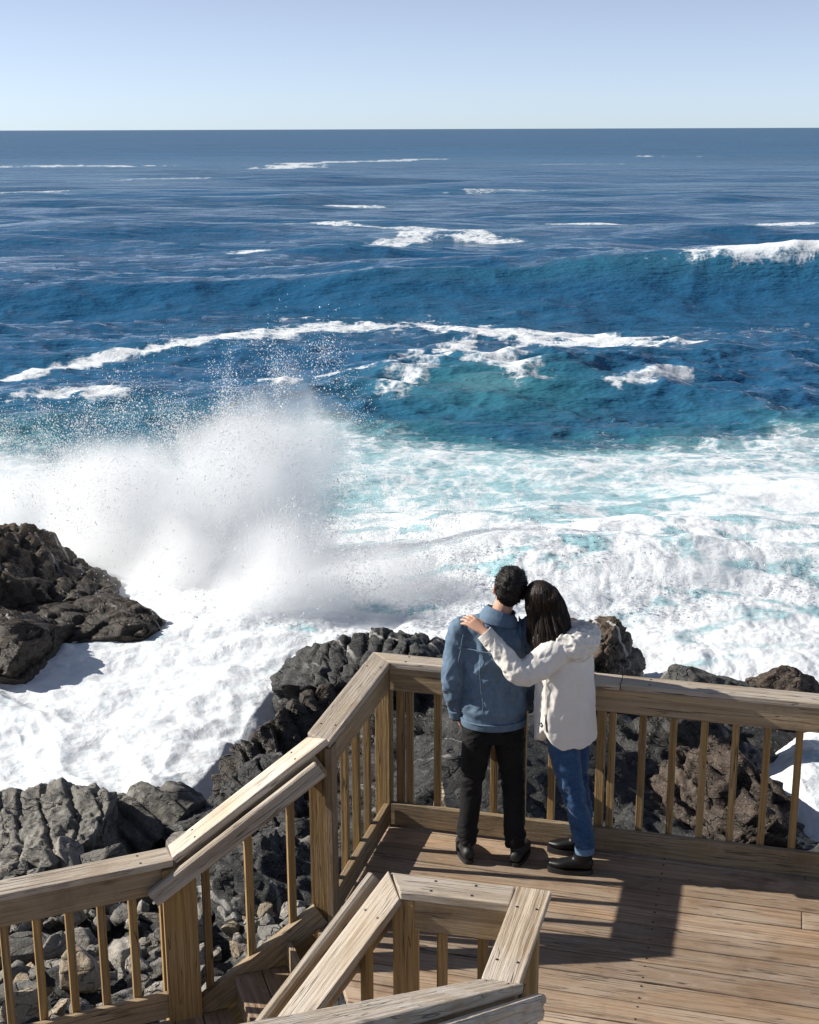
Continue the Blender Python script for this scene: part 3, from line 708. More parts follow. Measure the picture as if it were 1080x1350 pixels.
rock('rock_outcrop', (6.0, 16.2, -5.6), (1.8, 1.4, 1.05), 0.3, 33, M_DARK, 'low dark rock at the right edge seen through the last balusters', OUT, sub=6, rough=0.09)
rock('rock_outcrop', (-1.95, 21.4, -6.0), (0.95, 2.5, 1.15), -0.35, 37, M_BROWN, 'long brown craggy rock along the right bank of the white inlet, above the stair railing', OUT, sub=6, strata=0.32, rough=0.12, tiltv=(0.6, 0.3, 0.6))
rock('rock_outcrop', (-2.3, 19.0, -5.8), (1.0, 1.3, 0.9), -0.2, 39, M_DARK, 'dark wet rock sloping into the inlet behind the stair railing', OUT, sub=6, strata=0.30, rough=0.12, tiltv=(0.6, 0.3, 0.6))
BO = 'big boulders at the head of the inlet'
rock('boulder', (-5.0, 17.0, -5.45), (1.75, 1.3, 0.95), 0.15, 41, M_GREY, 'wide cracked grey rock mass at the left edge of the inlet head', BO, sub=7, rough=0.16, cuts=8, cutmin=0.5, strata=0.20, tiltv=(0.7, -0.2, 0.5))
rock('boulder', (-3.9, 17.7, -5.5), (1.15, 0.85, 0.72), 0.3, 43, M_GREY, 'ledged dark grey boulder in the middle of the inlet head', BO, sub=6, rough=0.14, cuts=9, cutmin=0.45, strata=0.22, tiltv=(0.6, 0.2, 0.6))
rock('boulder', (-3.35, 18.0, -5.35), (0.35, 0.4, 0.55), 0.5, 45, M_GREY, 'small pointed boulder between the ledged grey one and the long dark one', BO, sub=6, rough=0.14, cuts=9, cutmin=0.4)
rock('boulder', (-2.75, 17.7, -5.35), (0.75, 0.55, 0.55), 0.1, 47, M_DARK, 'long dark boulder just left of the stair railing top', BO, sub=6, rough=0.14, cuts=9, cutmin=0.4)
rock('boulder', (-4.45, 16.0, -5.0), (0.34, 0.4, 0.55), 0.3, 51, M_STONE, 'leaning pale boulder standing in front of the wide cracked rock mass', BO, sub=5, rough=0.1, tilt=(0.1, 0.35))
rock('boulder', (-3.85, 15.9, -4.95), (0.36, 0.42, 0.5), 0.9, 53, M_GREY, 'rounded boulder beside the leaning pale one above the landing railing', BO, sub=5, rough=0.09)
rock('boulder', (-2.9, 16.1, -4.9), (0.30, 0.35, 0.55), 0.2, 55, M_STONE, 'upright pale boulder above the end of the landing railing', BO, sub=5, rough=0.1)
rock('boulder', (-2.4, 16.0, -4.9), (0.36, 0.4, 0.42), 0.7, 57, M_STONE, 'squat pale boulder beside the sloping cap of the stair railing', BO, sub=5, rough=0.1)
rock('rock_outcrop', (-1.45, 14.2, -4.75), (1.35, 1.5, 1.35), 0.4, 59, M_DARK, 'steep dark rock face seen between the stair railing balusters', OUT, sub=6, strata=0.1, rough=0.16)
rock('boulder', (0.45, 14.6, -3.55), (0.22, 0.25, 0.62), 0.2, 61, M_TAN, 'upright tan stone seen between balusters left of the man', None, sub=5, rough=0.1, tilt=(0.1, -0.15))
# cobbles under the landing railing: every stone an object
random.seed(12)
stone_meshes = []
for i in range(9):
    m_ = rock_mesh('stone', (1, random.uniform(0.6, 0.9), random.uniform(0.5, 0.8)), 100 + i, sub=4, cuts=7, rough=0.10, cell=0.7, cutmin=0.32)
    m_.materials.append([M_STONE, M_GREY, M_STONE, M_TAN, M_STONE, M_GREY, M_STONE, M_GREY, M_TAN][i]); stone_meshes.append(m_)
placed = []
tries = 0
while len(placed) < 285 and tries < 9000:
    tries += 1
    yy = random.uniform(10.0, 16.6); xx = random.uniform(-0.36 * yy - 0.1, -0.085 * yy)
    s = random.choice([0.13, 0.16, 0.2, 0.26, 0.34, 0.42]) * random.uniform(0.85, 1.2)
    if any((xx - a) ** 2 + (yy - b) ** 2 < (0.62 * (s + c)) ** 2 for a, b, c in placed): continue
    placed.append((xx, yy, s))
hs = shore_h(np.array([(a, b) for a, b, _ in placed]))
for (xx, yy, s), h in zip(placed, hs):
    sm_ = random.choice(stone_meshes); o = link('stone', sm_, None, None, (xx, yy, h + s * 0.32))
    o.scale = (s, s, s); o.rotation_euler = (random.uniform(-.5, .5), random.uniform(-.5, .5), random.uniform(0, 6.28))
    tone = {'pale_stone': 'pale grey', 'grey_boulder_rock': 'dark grey', 'tan_stone': 'tan'}[sm_.materials[0].name]
    size = 'large' if s > 0.3 else ('small' if s < 0.18 else 'middling')
    where = 'stair railing' if xx > -0.19 * yy else 'landing railing'
    tag(o, '%s %s angular stone lying on the shore below the %s' % (size, tone, where), 'stone', '%s %s loose stones below the %s' % (size, tone, where))
# ------------------------------------------------------------------ spray thrown up by the breaking wave
SPRAY = [  # centre, radii, weight
    ((-5.4, 32.2, -4.9), (3.1, 1.9, 2.9), 1.0), ((-7.4, 33.0, -4.9), (2.2, 1.7, 2.4), 1.0), ((-3.2, 32.6, -4.8), (2.2, 1.7, 2.5), 1.0),
    ((-2.5, 33.4, -3.0), (1.7, 1.0, 2.3), 0.72), ((-4.1, 33.0, -3.2), (1.5, 1.0, 1.9), 0.8), ((-9.8, 35.0, -5.2), (2.8, 1.5, 2.0), 0.85), ((-12.6, 37.0, -5.2), (2.6, 1.5, 2.2), 0.85),
    ((-2.9, 27.9, -5.6), (1.9, 1.4, 2.1), 1.2), ((-0.6, 28.9, -5.6), (2.3, 1.5, 1.8), 0.9), ((1.6, 30.6, -5.6), (2.4, 1.6, 1.6), 0.7), ((-5.0, 30.2, -5.6), (1.6, 1.2, 1.8), 0.9),
    ((6.4, 29.8, -5.8), (2.9, 1.4, 1.25), 0.6), ((9.8, 31.0, -5.8), (2.9, 1.6, 1.3), 0.55), ((4.0, 28.4, -5.7), (1.9, 1.0, 1.0), 0.6),
    ((-4.5, 31.0, -6.0), (6.0, 3.8, 1.3), 0.6), ((0.5, 30.2, -6.0), (5.0, 3.2, 1.1), 0.5), ((-10.5, 36.5, -6.0), (5.0, 3.0, 1.2), 0.5), ((7.5, 31.0, -6.0), (6.5, 3.5, 0.9), 0.45),
]
def spray_volume():
    lo = Vector((-15.0, 25.2, -6.15)); hi = Vector((13.0, 39.2, -0.2)); vox = 0.095
    gt = bpy.data.node_groups.new('sea_spray', 'GeometryNodeTree')
    gt.interface.new_socket('Geometry', in_out='OUTPUT', socket_type='NodeSocketGeometry')
    N = gt.nodes; L = gt.links
    out = N.new('NodeGroupOutput')
    vc = N.new('GeometryNodeVolumeCube')
    vc.inputs['Min'].default_value = lo; vc.inputs['Max'].default_value = hi
    for ax, a, b in zip('XYZ', lo, hi): vc.inputs['Resolution ' + ax].default_value = int((b - a) / vox)
    pos = N.new('GeometryNodeInputPosition').outputs[0]
    def mth(op, a, b=0.0, clamp=False):
        nd = N.new('ShaderNodeMath'); nd.operation = op; nd.use_clamp = clamp
        for i, v in enumerate((a, b)):
            if hasattr(v, 'is_output'): L.new(v, nd.inputs[i])
            else: nd.inputs[i].default_value = v
        return nd.outputs[0]
    def vm(op, a, b):
        nd = N.new('ShaderNodeVectorMath'); nd.operation = op
        for i, v in enumerate((a, b)):
            if hasattr(v, 'is_output'): L.new(v, nd.inputs[i])
            else: nd.inputs[i].default_value = v
        return nd.outputs['Value'] if op == 'LENGTH' else nd.outputs[0]
    def noise(vec, scale, detail, rough, col=False):
        nd = N.new('ShaderNodeTexNoise'); L.new(vec, nd.inputs['Vector'])
        nd.inputs['Scale'].default_value = scale; nd.inputs['Detail'].default_value = detail; nd.inputs['Roughness'].default_value = rough
        return nd.outputs[1] if col else nd.outputs[0]
    wv = vm('SUBTRACT', noise(pos, 0.45, 2, 0.5, True), (0.5, 0.5, 0.5))
    wp = vm('ADD', pos, vm('MULTIPLY', wv, (1.8, 1.0, 1.5)))
    s = None
    for c, r, w in SPRAY:
        q = vm('DIVIDE', vm('SUBTRACT', wp, c), r)
        e = mth('MULTIPLY', mth('MAXIMUM', mth('SUBTRACT', 1.0, vm('LENGTH', q, (0, 0, 0))), 0.0), w)
        s = e if s is None else mth('ADD', s, e)
    s = mth('MINIMUM', s, 1.0)
    n1 = mth('SUBTRACT', noise(vm('MULTIPLY', wp, (1, 1, 0.55)), 0.7, 8, 0.66), 0.5)
    n2 = mth('SUBTRACT', noise(vm('MULTIPLY', pos, (1, 1, 0.7)), 2.6, 5, 0.65), 0.5)
    nz = mth('ADD', mth('MULTIPLY', n1, 2.1), mth('MULTIPLY', n2, 0.9))
    d = mth('ADD', mth('MULTIPLY', s, 1.5), mth('MULTIPLY', nz, mth('ADD', mth('MULTIPLY', s, 0.5), 0.45)))
    d = mth('SUBTRACT', d, 0.26)
    d = mth('MULTIPLY', d, mth('MULTIPLY', s, 5.0, True))
    d = mth('MINIMUM', mth('MAXIMUM', d, 0.0), 1.0)
    d = mth('POWER', d, 1.5)
    L.new(d, vc.inputs['Density'])
    sm = N.new('GeometryNodeSetMaterial')
    m = bpy.data.materials.new('sea_spray'); m.use_nodes = True; m.node_tree.nodes.clear()
    pv = m.node_tree.nodes.new('ShaderNodeVolumePrincipled'); mo = m.node_tree.nodes.new('ShaderNodeOutputMaterial')
    pv.inputs['Color'].default_value = (0.999, 1.0, 1.0, 1); pv.inputs['Density'].default_value = SPRAY_DENSITY; pv.inputs['Anisotropy'].default_value = 0.0
    m.node_tree.links.new(pv.outputs[0], mo.inputs['Volume'])
    sm.inputs['Material'].default_value = m
    L.new(vc.outputs[0], sm.inputs[0]); L.new(sm.outputs[0], out.inputs[0])
    me = bpy.data.meshes.new('sea_spray'); me.from_pydata([(0, 0, 0), (0.01, 0, 0), (0, 0.01, 0)], [], [(0, 1, 2)]); me.materials.append(m)
    o = link('sea_spray', me)
    md = o.modifiers.new('spray', 'NODES'); md.node_group = gt
    return tag(o, 'white burst of sea spray thrown up where the wave hits the rocks', 'spray', kind='stuff')
SPRAY_DENSITY = 2.1
spray_volume()
def spray_drops(name, count, label, seed, size=(0.005, 0.016)):
    rg = np.random.default_rng(seed); P = []; got = 0
    wts = np.array([r[0] * r[2] * w for _, r, w in SPRAY[:14]]); wts /= wts.sum()
    while got < count:
        k = rg.choice(14, 40000, p=wts)
        C_ = np.array([SPRAY[i][0] for i in range(14)])[k]; R_ = np.array([SPRAY[i][1] for i in range(14)])[k]
        d = rg.normal(size=(40000, 3)); d /= np.linalg.norm(d, axis=1)[:, None]; d[:, 2] = np.abs(d[:, 2]) * 1.15
        rad = 0.72 + rg.beta(1.6, 2.6, 40000) * 0.75
        p = C_ + d * R_ * rad[:, None]
        dens = fbm(p * np.array([1.1, 1.1, 0.6]), 4, 0.6, seed=seed + 1) + 0.25 * rg.normal(size=40000)
        ok = (dens > 0.25 + 0.5 * (rad - 0.8)) & (p[:, 2] > SEA)
        P.append(p[ok]); got += ok.sum()
    P = np.concatenate(P)[:count]
    n_ = len(P)
    s = rg.uniform(*size, n_) * (1 + 1.2 * (rg.random(n_) < 0.04))
    T4 = np.array([(1, 1, 1), (-1, -1, 1), (-1, 1, -1), (1, -1, -1)]) * 0.62
    q = rg.normal(size=(n_, 3, 3)); Q, _ = np.linalg.qr(q)
    V = P[:, None, :] + np.einsum('nij,kj->nki', Q, T4) * s[:, None, None]
    base = np.arange(n_)[:, None, None] * 4; F = (base + np.array([(0, 1, 2), (0, 3, 1), (0, 2, 3), (1, 3, 2)])[None]).reshape(-1, 3)
    me = mesh_np(name, V.reshape(-1, 3), F, smooth=True)
    nm = NT(name); nm.P(color=(0.93, 0.94, 0.95), rough=0.5)
    tl = nm.new('ShaderNodeBsdfTranslucent'); tl.inputs[0].default_value = (0.95, 0.96, 0.97, 1); ms = nm.new('ShaderNodeMixShader'); ms.inputs[0].default_value = 0.5
    nm.con(nm.bsdf.outputs[0], ms.inputs[1]); nm.con(tl.outputs[0], ms.inputs[2]); nm.con(ms.outputs[0], nm.out.inputs[0])
    return tag(link(name, me, nm.m), label, 'spray', kind='stuff')
spray_drops('spray_droplets', 60000, 'fine white water drops flung around the burst of spray', 3)
def spray_jets(name, label, seed):
    """ropes of drops on ballistic paths from the foot of the burst"""
    rg = np.random.default_rng(seed); P = []; S = []; D = []
    lines = [((-8.8, 33.2), (-1.6, 32.4), 430, 5.2, 9.4), ((-3.8, 28.1), (1.6, 30.2), 240, 3.6, 6.6), ((-13.8, 37.2), (-9.0, 34.8), 170, 3.8, 6.6), ((4.0, 29.0), (11.0, 31.5), 150, 2.6, 4.6), ((-6.6, 30.6), (-4.0, 30.6), 90, 3.5, 6.0)]
    for a, b, nj, v0, v1 in lines:
        for j in range(nj):
            t = rg.random(); p0 = np.array([a[0] + (b[0] - a[0]) * t, a[1] + (b[1] - a[1]) * t + rg.normal() * 0.5, SEA])
            vz = rg.uniform(v0, v1) * rg.uniform(0.75, 1.0); v = np.array([rg.normal() * 1.3 + 0.4, rg.normal() * 0.9 - 0.5, vz])
            T = 2 * vz / 9.8; a0 = rg.uniform(0.15, 0.85) * T; span = rg.uniform(0.06, 0.26); n_ = int(rg.uniform(40, 130))
            ag = np.clip(a0 + span * (rg.random(n_) ** 1.5), 0, T)
            vj = v + rg.normal(size=(n_, 3)) * np.array([0.22, 0.22, 0.25])
            p = p0 + vj * ag[:, None]; p[:, 2] -= 4.9 * ag ** 2
            ok = p[:, 2] > SEA - 0.05
            vel = vj.copy(); vel[:, 2] -= 9.8 * ag
            P.append(p[ok]); D.append(vel[ok]); S.append((0.0035 + 0.013 * rg.random(n_) ** 4)[ok])
    P = np.concatenate(P); D = np.concatenate(D); S = np.concatenate(S); n_ = len(P)
    D /= np.linalg.norm(D, axis=1)[:, None]; e1 = np.cross(D, rg.normal(size=(n_, 3))); e1 /= np.linalg.norm(e1, axis=1)[:, None]; e2 = np.cross(D, e1)
    st = rg.uniform(1.0, 2.6, n_)
    V = np.stack([P + D * (S * st)[:, None], P + e1 * S[:, None] - D * (S * 0.4)[:, None], P + (-0.5 * e1 + 0.87 * e2) * S[:, None] - D * (S * 0.4)[:, None], P + (-0.5 * e1 - 0.87 * e2) * S[:, None] - D * (S * 0.4)[:, None]], 1)
    base = np.arange(n_)[:, None, None] * 4; F = (base + np.array([(0, 1, 2), (0, 2, 3), (0, 3, 1), (1, 3, 2)])[None]).reshape(-1, 3)
    me = mesh_np(name, V.reshape(-1, 3), F)
    return tag(link(name, me, bpy.data.materials['spray_droplets']), label, 'spray', kind='stuff')
spray_jets('spray_jets', 'ragged white ropes of water drops flying out of the breaking wave', 8)
# ------------------------------------------------------------------ people
def catmull(arr, res):
    arr = [np.asarray(a, float) for a in arr]; out = []
    n = len(arr)
    for i in range(n - 1):
        p0 = arr[max(i - 1, 0)]; p1 = arr[i]; p2 = arr[i + 1]; p3 = arr[min(i + 2, n - 1)]
        for k in range(res):
            t = k / res
            out.append(0.5 * (2 * p1 + (p2 - p0) * t + (2 * p0 - 5 * p1 + 4 * p2 - p3) * t * t + (3 * p1 - p0 - 3 * p2 + p3) * t ** 3))
    out.append(arr[-1]); return out
def loft(spec, sides=22, res=4, ref=(1, 0, 0), cap=0.5):
    """spec: list of (x, y, z, ra, rb): rings with half-width ra along ref and rb across it; returns V, F(quads/tris lists)"""
    S = catmull(spec, res); S = [s for s in S]
    pts = [Vector(s[:3]) for s in S]; rad = [(max(s[3], 1e-3), max(s[4], 1e-3)) for s in S]
    ref = Vector(ref); V = []; F = []
    rings = []
    def ring(c, t, a, b):
        e1 = (ref - t * ref.dot(t))
        if e1.length < 1e-3: e1 = Vector((0, 1, 0)) - t * t.y
        e1.normalize(); e2 = t.cross(e1)
        st = len(V)
        for i in range(sides):
            th_ = 2 * math.pi * i / sides
            V.append(c + e1 * (a * math.cos(th_)) + e2 * (b * math.sin(th_)))
        rings.append(st)
    m = len(pts)
    tans = [(pts[min(i + 1, m - 1)] - pts[max(i - 1, 0)]).normalized() for i in range(m)]
    if cap:
        for f, o in ((0.45, 1.0), (0.8, 0.7)):
            ring(pts[0] - tans[0] * (min(rad[0]) * cap * o), tans[0], rad[0][0] * f, rad[0][1] * f)
    for c, t, (a, b) in zip(pts, tans, rad): ring(c, t, a, b)
    if cap:
        for f, o in ((0.8, 0.7), (0.45, 1.0)):
            ring(pts[-1] + tans[-1] * (min(rad[-1]) * cap * o), tans[-1], rad[-1][0] * f, rad[-1][1] * f)
    for r0, r1 in zip(rings[:-1], rings[1:]):
        for i in range(sides):
            j = (i + 1) % sides
            F.append((r0 + i, r0 + j, r1 + j, r1 + i))
    F.append(tuple(rings[0] + i for i in range(sides))[::-1]); F.append(tuple(rings[-1] + i for i in range(sides)))
    return V, F
def ball(c, r, rot=None, seg=20):
    bm = bmesh.new(); bmesh.ops.create_uvsphere(bm, u_segments=seg, v_segments=seg // 2 + 2, radius=1.0)
    V = []
    for v in bm.verts:
        q = Vector((v.co.x * r[0], v.co.y * r[1], v.co.z * r[2]))
        if rot is not None: q = rot @ q
        V.append(q + Vector(c))
    F = [tuple(v.index for v in f.verts) for f in bm.faces]; bm.free()
    return V, F
def union(name, shapes, voxel=0.008, smooth=6, sfac=0.5):
    V = []; F = []
    for v, f in shapes:
        o = len(V); V += [tuple(a) for a in v]; F += [tuple(i + o for i in q) for q in f]
    me = bpy.data.meshes.new(name); me.from_pydata(V, [], F); me.update()
    bm = bmesh.new(); bm.from_mesh(me); bmesh.ops.recalc_face_normals(bm, faces=bm.faces); bm.to_mesh(me); bm.free()
    ob = bpy.data.objects.new('tmp', me); COL.objects.link(ob)
    r = ob.modifiers.new('r', 'REMESH'); r.mode = 'VOXEL'; r.voxel_size = voxel; r.use_smooth_shade = True
    if smooth:
        s = ob.modifiers.new('s', 'SMOOTH'); s.factor = sfac; s.iterations = smooth
    dg = bpy.context.evaluated_depsgraph_get()
    out = bpy.data.meshes.new_from_object(ob.evaluated_get(dg)); out.name = name
    bpy.data.objects.remove(ob); bpy.data.meshes.remove(me)
    out.polygons.foreach_set('use_smooth', np.ones(len(out.polygons), dtype=bool))
    return out
def push(me, fn):
    V = coords(me); N = normals(me); setco(me, V + N * fn(V, N)[:, None])
def seam(name, me, path, rad, mat, parent, ctr, lift=0.0042, n=60):
    """thin cord laid on the surface of me along path (points pushed onto the surface from the axis ctr)"""
    bvh = BVHTree.FromPolygons([v.co.copy() for v in me.vertices], [tuple(p.vertices) for p in me.polygons])
    P = catmull(path, max(2, n // max(1, len(path) - 1)))
    pts = []
    for p in P:
        loc, nr, idx, d = bvh.find_nearest(Vector(p))
        if loc is None: continue
        pts.append((*(loc + nr * lift), rad, rad))
    A_ = np.array(pts)
    for _ in range(40): A_[1:-1, :3] = 0.25 * A_[:-2, :3] + 0.5 * A_[1:-1, :3] + 0.25 * A_[2:, :3]
    pts = [tuple(a) for a in A_]
    if len(pts) < 3: return None
    V, F = loft(pts, sides=6, res=1, ref=(0.3, 0.2, 0.9))
    m = bpy.data.meshes.new(name); m.from_pydata([tuple(v) for v in V], [], F); m.update()
    m.polygons.foreach_set('use_smooth', np.ones(len(m.polygons), dtype=bool))
    return link(name, m, mat, parent)

def arm_folds(V, a, b, amp, freq, seed, reach=0.12):
    a = np.array(a); b = np.array(b); d = b - a; L = np.linalg.norm(d); d = d / L
    t = (V - a) @ d; r = V - a - t[:, None] * d; rl = np.linalg.norm(r, axis=1)
    e1 = np.cross(d, [0.3, 0.5, 0.8]); e1 /= np.linalg.norm(e1); e2 = np.cross(d, e1)
    an = np.arctan2(r @ e2, r @ e1)
    q = np.stack([t * freq + 0.6 * np.sin(an * 1.0 + seed), 0.9 * np.cos(an), 0.9 * np.sin(an)], 1)
    w = sstep(reach, reach * 0.75, rl) * sstep(-0.06, 0.02, t) * sstep(L + 0.03, L - 0.02, t)
    return amp * w * (ridged(q, 2, 0.4, seed=seed) - 0.35)
def cloth_mat(name, c0, c1, c2, scale=7.0, weave=900.0, rough=0.85, sheen=0.15, wear=0.5, foldb=0.25):
    n = NT(name); o = n.obj()
    a, _ = n.noise(o, scale, 5, 0.6, 0.3); b, _ = n.noise(o, scale * 9, 4, 0.7)
    c = n.mix(n.remap(a, 0.32, 0.68), c0, c1); c = n.mix(n.math('MULTIPLY', n.remap(b, 0.45, 0.7), wear), c, c2)
    wv = n.new('ShaderNodeTexWave'); n.setin(wv, 'Vector', n.mapping(o, (1, 1, 1), (0.3, 0.5, 0.78))); n.setin(wv, 'Scale', weave / 6.0); n.setin(wv, 'Distortion', 1.0)
    f1, _ = n.noise(n.mapping(o, (1, 1, 0.6)), 16, 3, 0.5, 0.8)
    h = n.math('ADD', n.math('MULTIPLY', wv.outputs['Fac'], 0.02), n.math('MULTIPLY', f1, foldb)); h = n.math('ADD', h, n.math('MULTIPLY', b, 0.04))
    return n.P(color=c, rough=rough, sheen=sheen, normal=n.bump(h, 0.6, 0.02), spec=0.2)
M_DENIM = cloth_mat('washed_denim', (0.075, 0.118, 0.175), (0.125, 0.185, 0.255), (0.21, 0.275, 0.345), 5.0, 900, wear=0.28, sheen=0.03, foldb=0.4)
M_DENIMSEAM = cloth_mat('denim_seam', (0.07, 0.11, 0.17), (0.16, 0.22, 0.29), (0.2, 0.26, 0.32), 60)
M_BLACK = cloth_mat('black_trouser_cloth', (0.006, 0.006, 0.0065), (0.011, 0.0105, 0.0105), (0.02, 0.019, 0.018), 8, rough=0.8, wear=0.3, sheen=0.0)
M_JEANS = cloth_mat('blue_jeans_cloth', (0.010, 0.035, 0.095), (0.030, 0.085, 0.19), (0.07, 0.15, 0.27), 9, wear=0.35)
M_CUFF = cloth_mat('jeans_cuff_cloth', (0.06, 0.12, 0.22), (0.10, 0.18, 0.29), (0.16, 0.24, 0.34), 20)
M_CREAM = cloth_mat('cream_shirt_cloth', (0.70, 0.655, 0.59), (0.77, 0.725, 0.665), (0.80, 0.76, 0.71), 5, wear=0.3, foldb=0.3)
M_HOODLINE = cloth_mat('grey_hood_lining', (0.50, 0.50, 0.50), (0.58, 0.58, 0.57), (0.62, 0.62, 0.6), 8)
M_LEATHER = NT('black_leather').P(color=(0.006, 0.006, 0.006), rough=0.4, spec=0.3)
M_SHOE = NT('black_shoe').P(color=(0.014, 0.013, 0.013), rough=0.6)
M_PATCH = NT('dark_patch').P(color=(0.02, 0.025, 0.05), rough=0.7)
n = NT('skin'); a, _ = n.noise(n.obj(), 30, 4)
M_SKIN = n.P(color=n.mix(a, (0.46, 0.25, 0.165), (0.58, 0.34, 0.235)), rough=0.5, sss=0.08)
def hair_mat(name, c0, c1, sc):
    n = NT(name); o = n.obj()
    s1, _ = n.noise(n.mapping(o, sc), 1.0, 4, 0.6, 0.4)
    s2, _ = n.noise(n.mapping(o, tuple(x * 3 for x in sc)), 1.0, 3, 0.6)
    return n.P(color=n.mix(s1, c0, c1), rough=0.5, spec=0.3, normal=n.bump(n.math('ADD', s1, n.math('MULTIPLY', s2, 0.6)), 0.7, 0.005))
M_HAIRM = hair_mat('black_short_hair', (0.006, 0.005, 0.004), (0.018, 0.013, 0.010), (90, 90, 60))
M_HAIRW = hair_mat('dark_brown_long_hair', (0.007, 0.004, 0.003), (0.028, 0.016, 0.010), (120, 120, 9))
M_DARK_EYE = NT('eye').P(color=(0.02, 0.015, 0.012), rough=0.2)
M_LIP = NT('lip').P(color=(0.36, 0.14, 0.11), rough=0.5)

def hand_shapes(wrist, knuck, up, side, curl, length=0.085, spread=1.0, rot=0.0):
    """palm and five bent fingers; wrist->knuck is the palm, up is the back-of-hand normal, side the thumb side"""
    w = Vector(wrist); k = Vector(knuck); d = (k - w).normalized(); up = (Vector(up) - d * Vector(up).dot(d)).normalized()
    s = d.cross(up).normalized()
    if s.dot(Vector(side)) < 0: s = -s
    sh = [loft([(*(w - d * 0.02), 0.026, 0.020), (*w, 0.027, 0.018), (*w.lerp(k, 0.5), 0.038, 0.015), (*k, 0.041, 0.0125)], ref=s, sides=16)]
    lens = (0.92, 1.0, 0.95, 0.74)
    for i, f in enumerate(lens):
        b = k + s * (0.028 - i * 0.0187) - d * (0.006 if i in (1, 2) else 0.012)
        sp = (d + s * (0.16 - i * 0.10) * spread).normalized()
        pts = [(*(b - d * 0.015), 0.0095, 0.0095), (*b, 0.0098, 0.0095)]
        p = b; dirv = sp
        for seg, fr in enumerate((0.45, 0.32, 0.25)):
            q = Quaternion(s, 0) ; ang = curl * (0.6, 1.0, 0.8)[seg]
            axis = dirv.cross(-up).normalized() if dirv.cross(-up).length > 1e-3 else s
            dirv = (Quaternion(axis, ang) @ dirv).normalized()
            p = p + dirv * (length * f * fr)
            r_ = (0.0092, 0.0085, 0.0072)[seg]
            pts.append((*p, r_, r_))
        sh.append(loft(pts, sides=10, res=3, ref=s, cap=0.8))
    b = w + d * 0.022 + s * 0.024
    sh.append(loft([(*(b - s * 0.012), 0.012, 0.012), (*(b + s * 0.016 + d * 0.018 - up * 0.006), 0.0115, 0.011), (*(b + s * 0.026 + d * 0.042 - up * 0.012), 0.0095, 0.009), (*(b + s * 0.028 + d * 0.062 - up * 0.018), 0.0078, 0.0075)], sides=10, ref=up, cap=0.8))
    return sh
def head_shapes(c, rot, s=1.0):
    """head facing local +Y: skull, jaw, nose, ears, brow"""
    T_ = lambda p: Vector(c) + rot @ (Vector(p) * s)
    sh = [ball(T_((0, -0.006, 0.025)), (0.074 * s, 0.093 * s, 0.090 * s), rot), ball(T_((0, 0.028, -0.035)), (0.058 * s, 0.066 * s, 0.078 * s), rot)]
    sh.append(ball(T_((0, 0.055, -0.088)), (0.030 * s, 0.028 * s, 0.024 * s), rot))
    sh.append(loft([(*T_((0, 0.088, 0.018)), 0.008, 0.008), (*T_((0, 0.105, -0.012)), 0.011, 0.011), (*T_((0, 0.108, -0.026)), 0.015, 0.011)], sides=10))
    sh.append(ball(T_((0, 0.082, 0.028)), (0.052 * s, 0.014 * s, 0.010 * s), rot, 12))
    sh.append(ball(T_((0, 0.088, -0.052)), (0.022 * s, 0.012 * s, 0.011 * s), rot, 12))
    for x in (-1, 1):
        sh.append(ball(T_((x * 0.077, -0.004, -0.008)), (0.011 * s, 0.021 * s, 0.033 * s), rot @ Matrix.Rotation(x * 0.35, 3, 'Z'), 12))
    return sh
def face_parts(body, c, rot, s=1.0):
    for x in (-1, 1):
        V, F = ball(Vector(c) + rot @ (Vector((x * 0.032, 0.083, 0.010)) * s), (0.011, 0.009, 0.007), rot, 10)
        m = bpy.data.meshes.new('eye'); m.from_pydata([tuple(v) for v in V], [], F); link('eye', m, M_DARK_EYE, body)
    V, F = ball(Vector(c) + rot @ (Vector((0, 0.097, -0.052)) * s), (0.021, 0.006, 0.007), rot, 10)
    m = bpy.data.meshes.new('mouth'); m.from_pydata([tuple(v) for v in V], [], F); link('mouth', m, M_LIP, body)
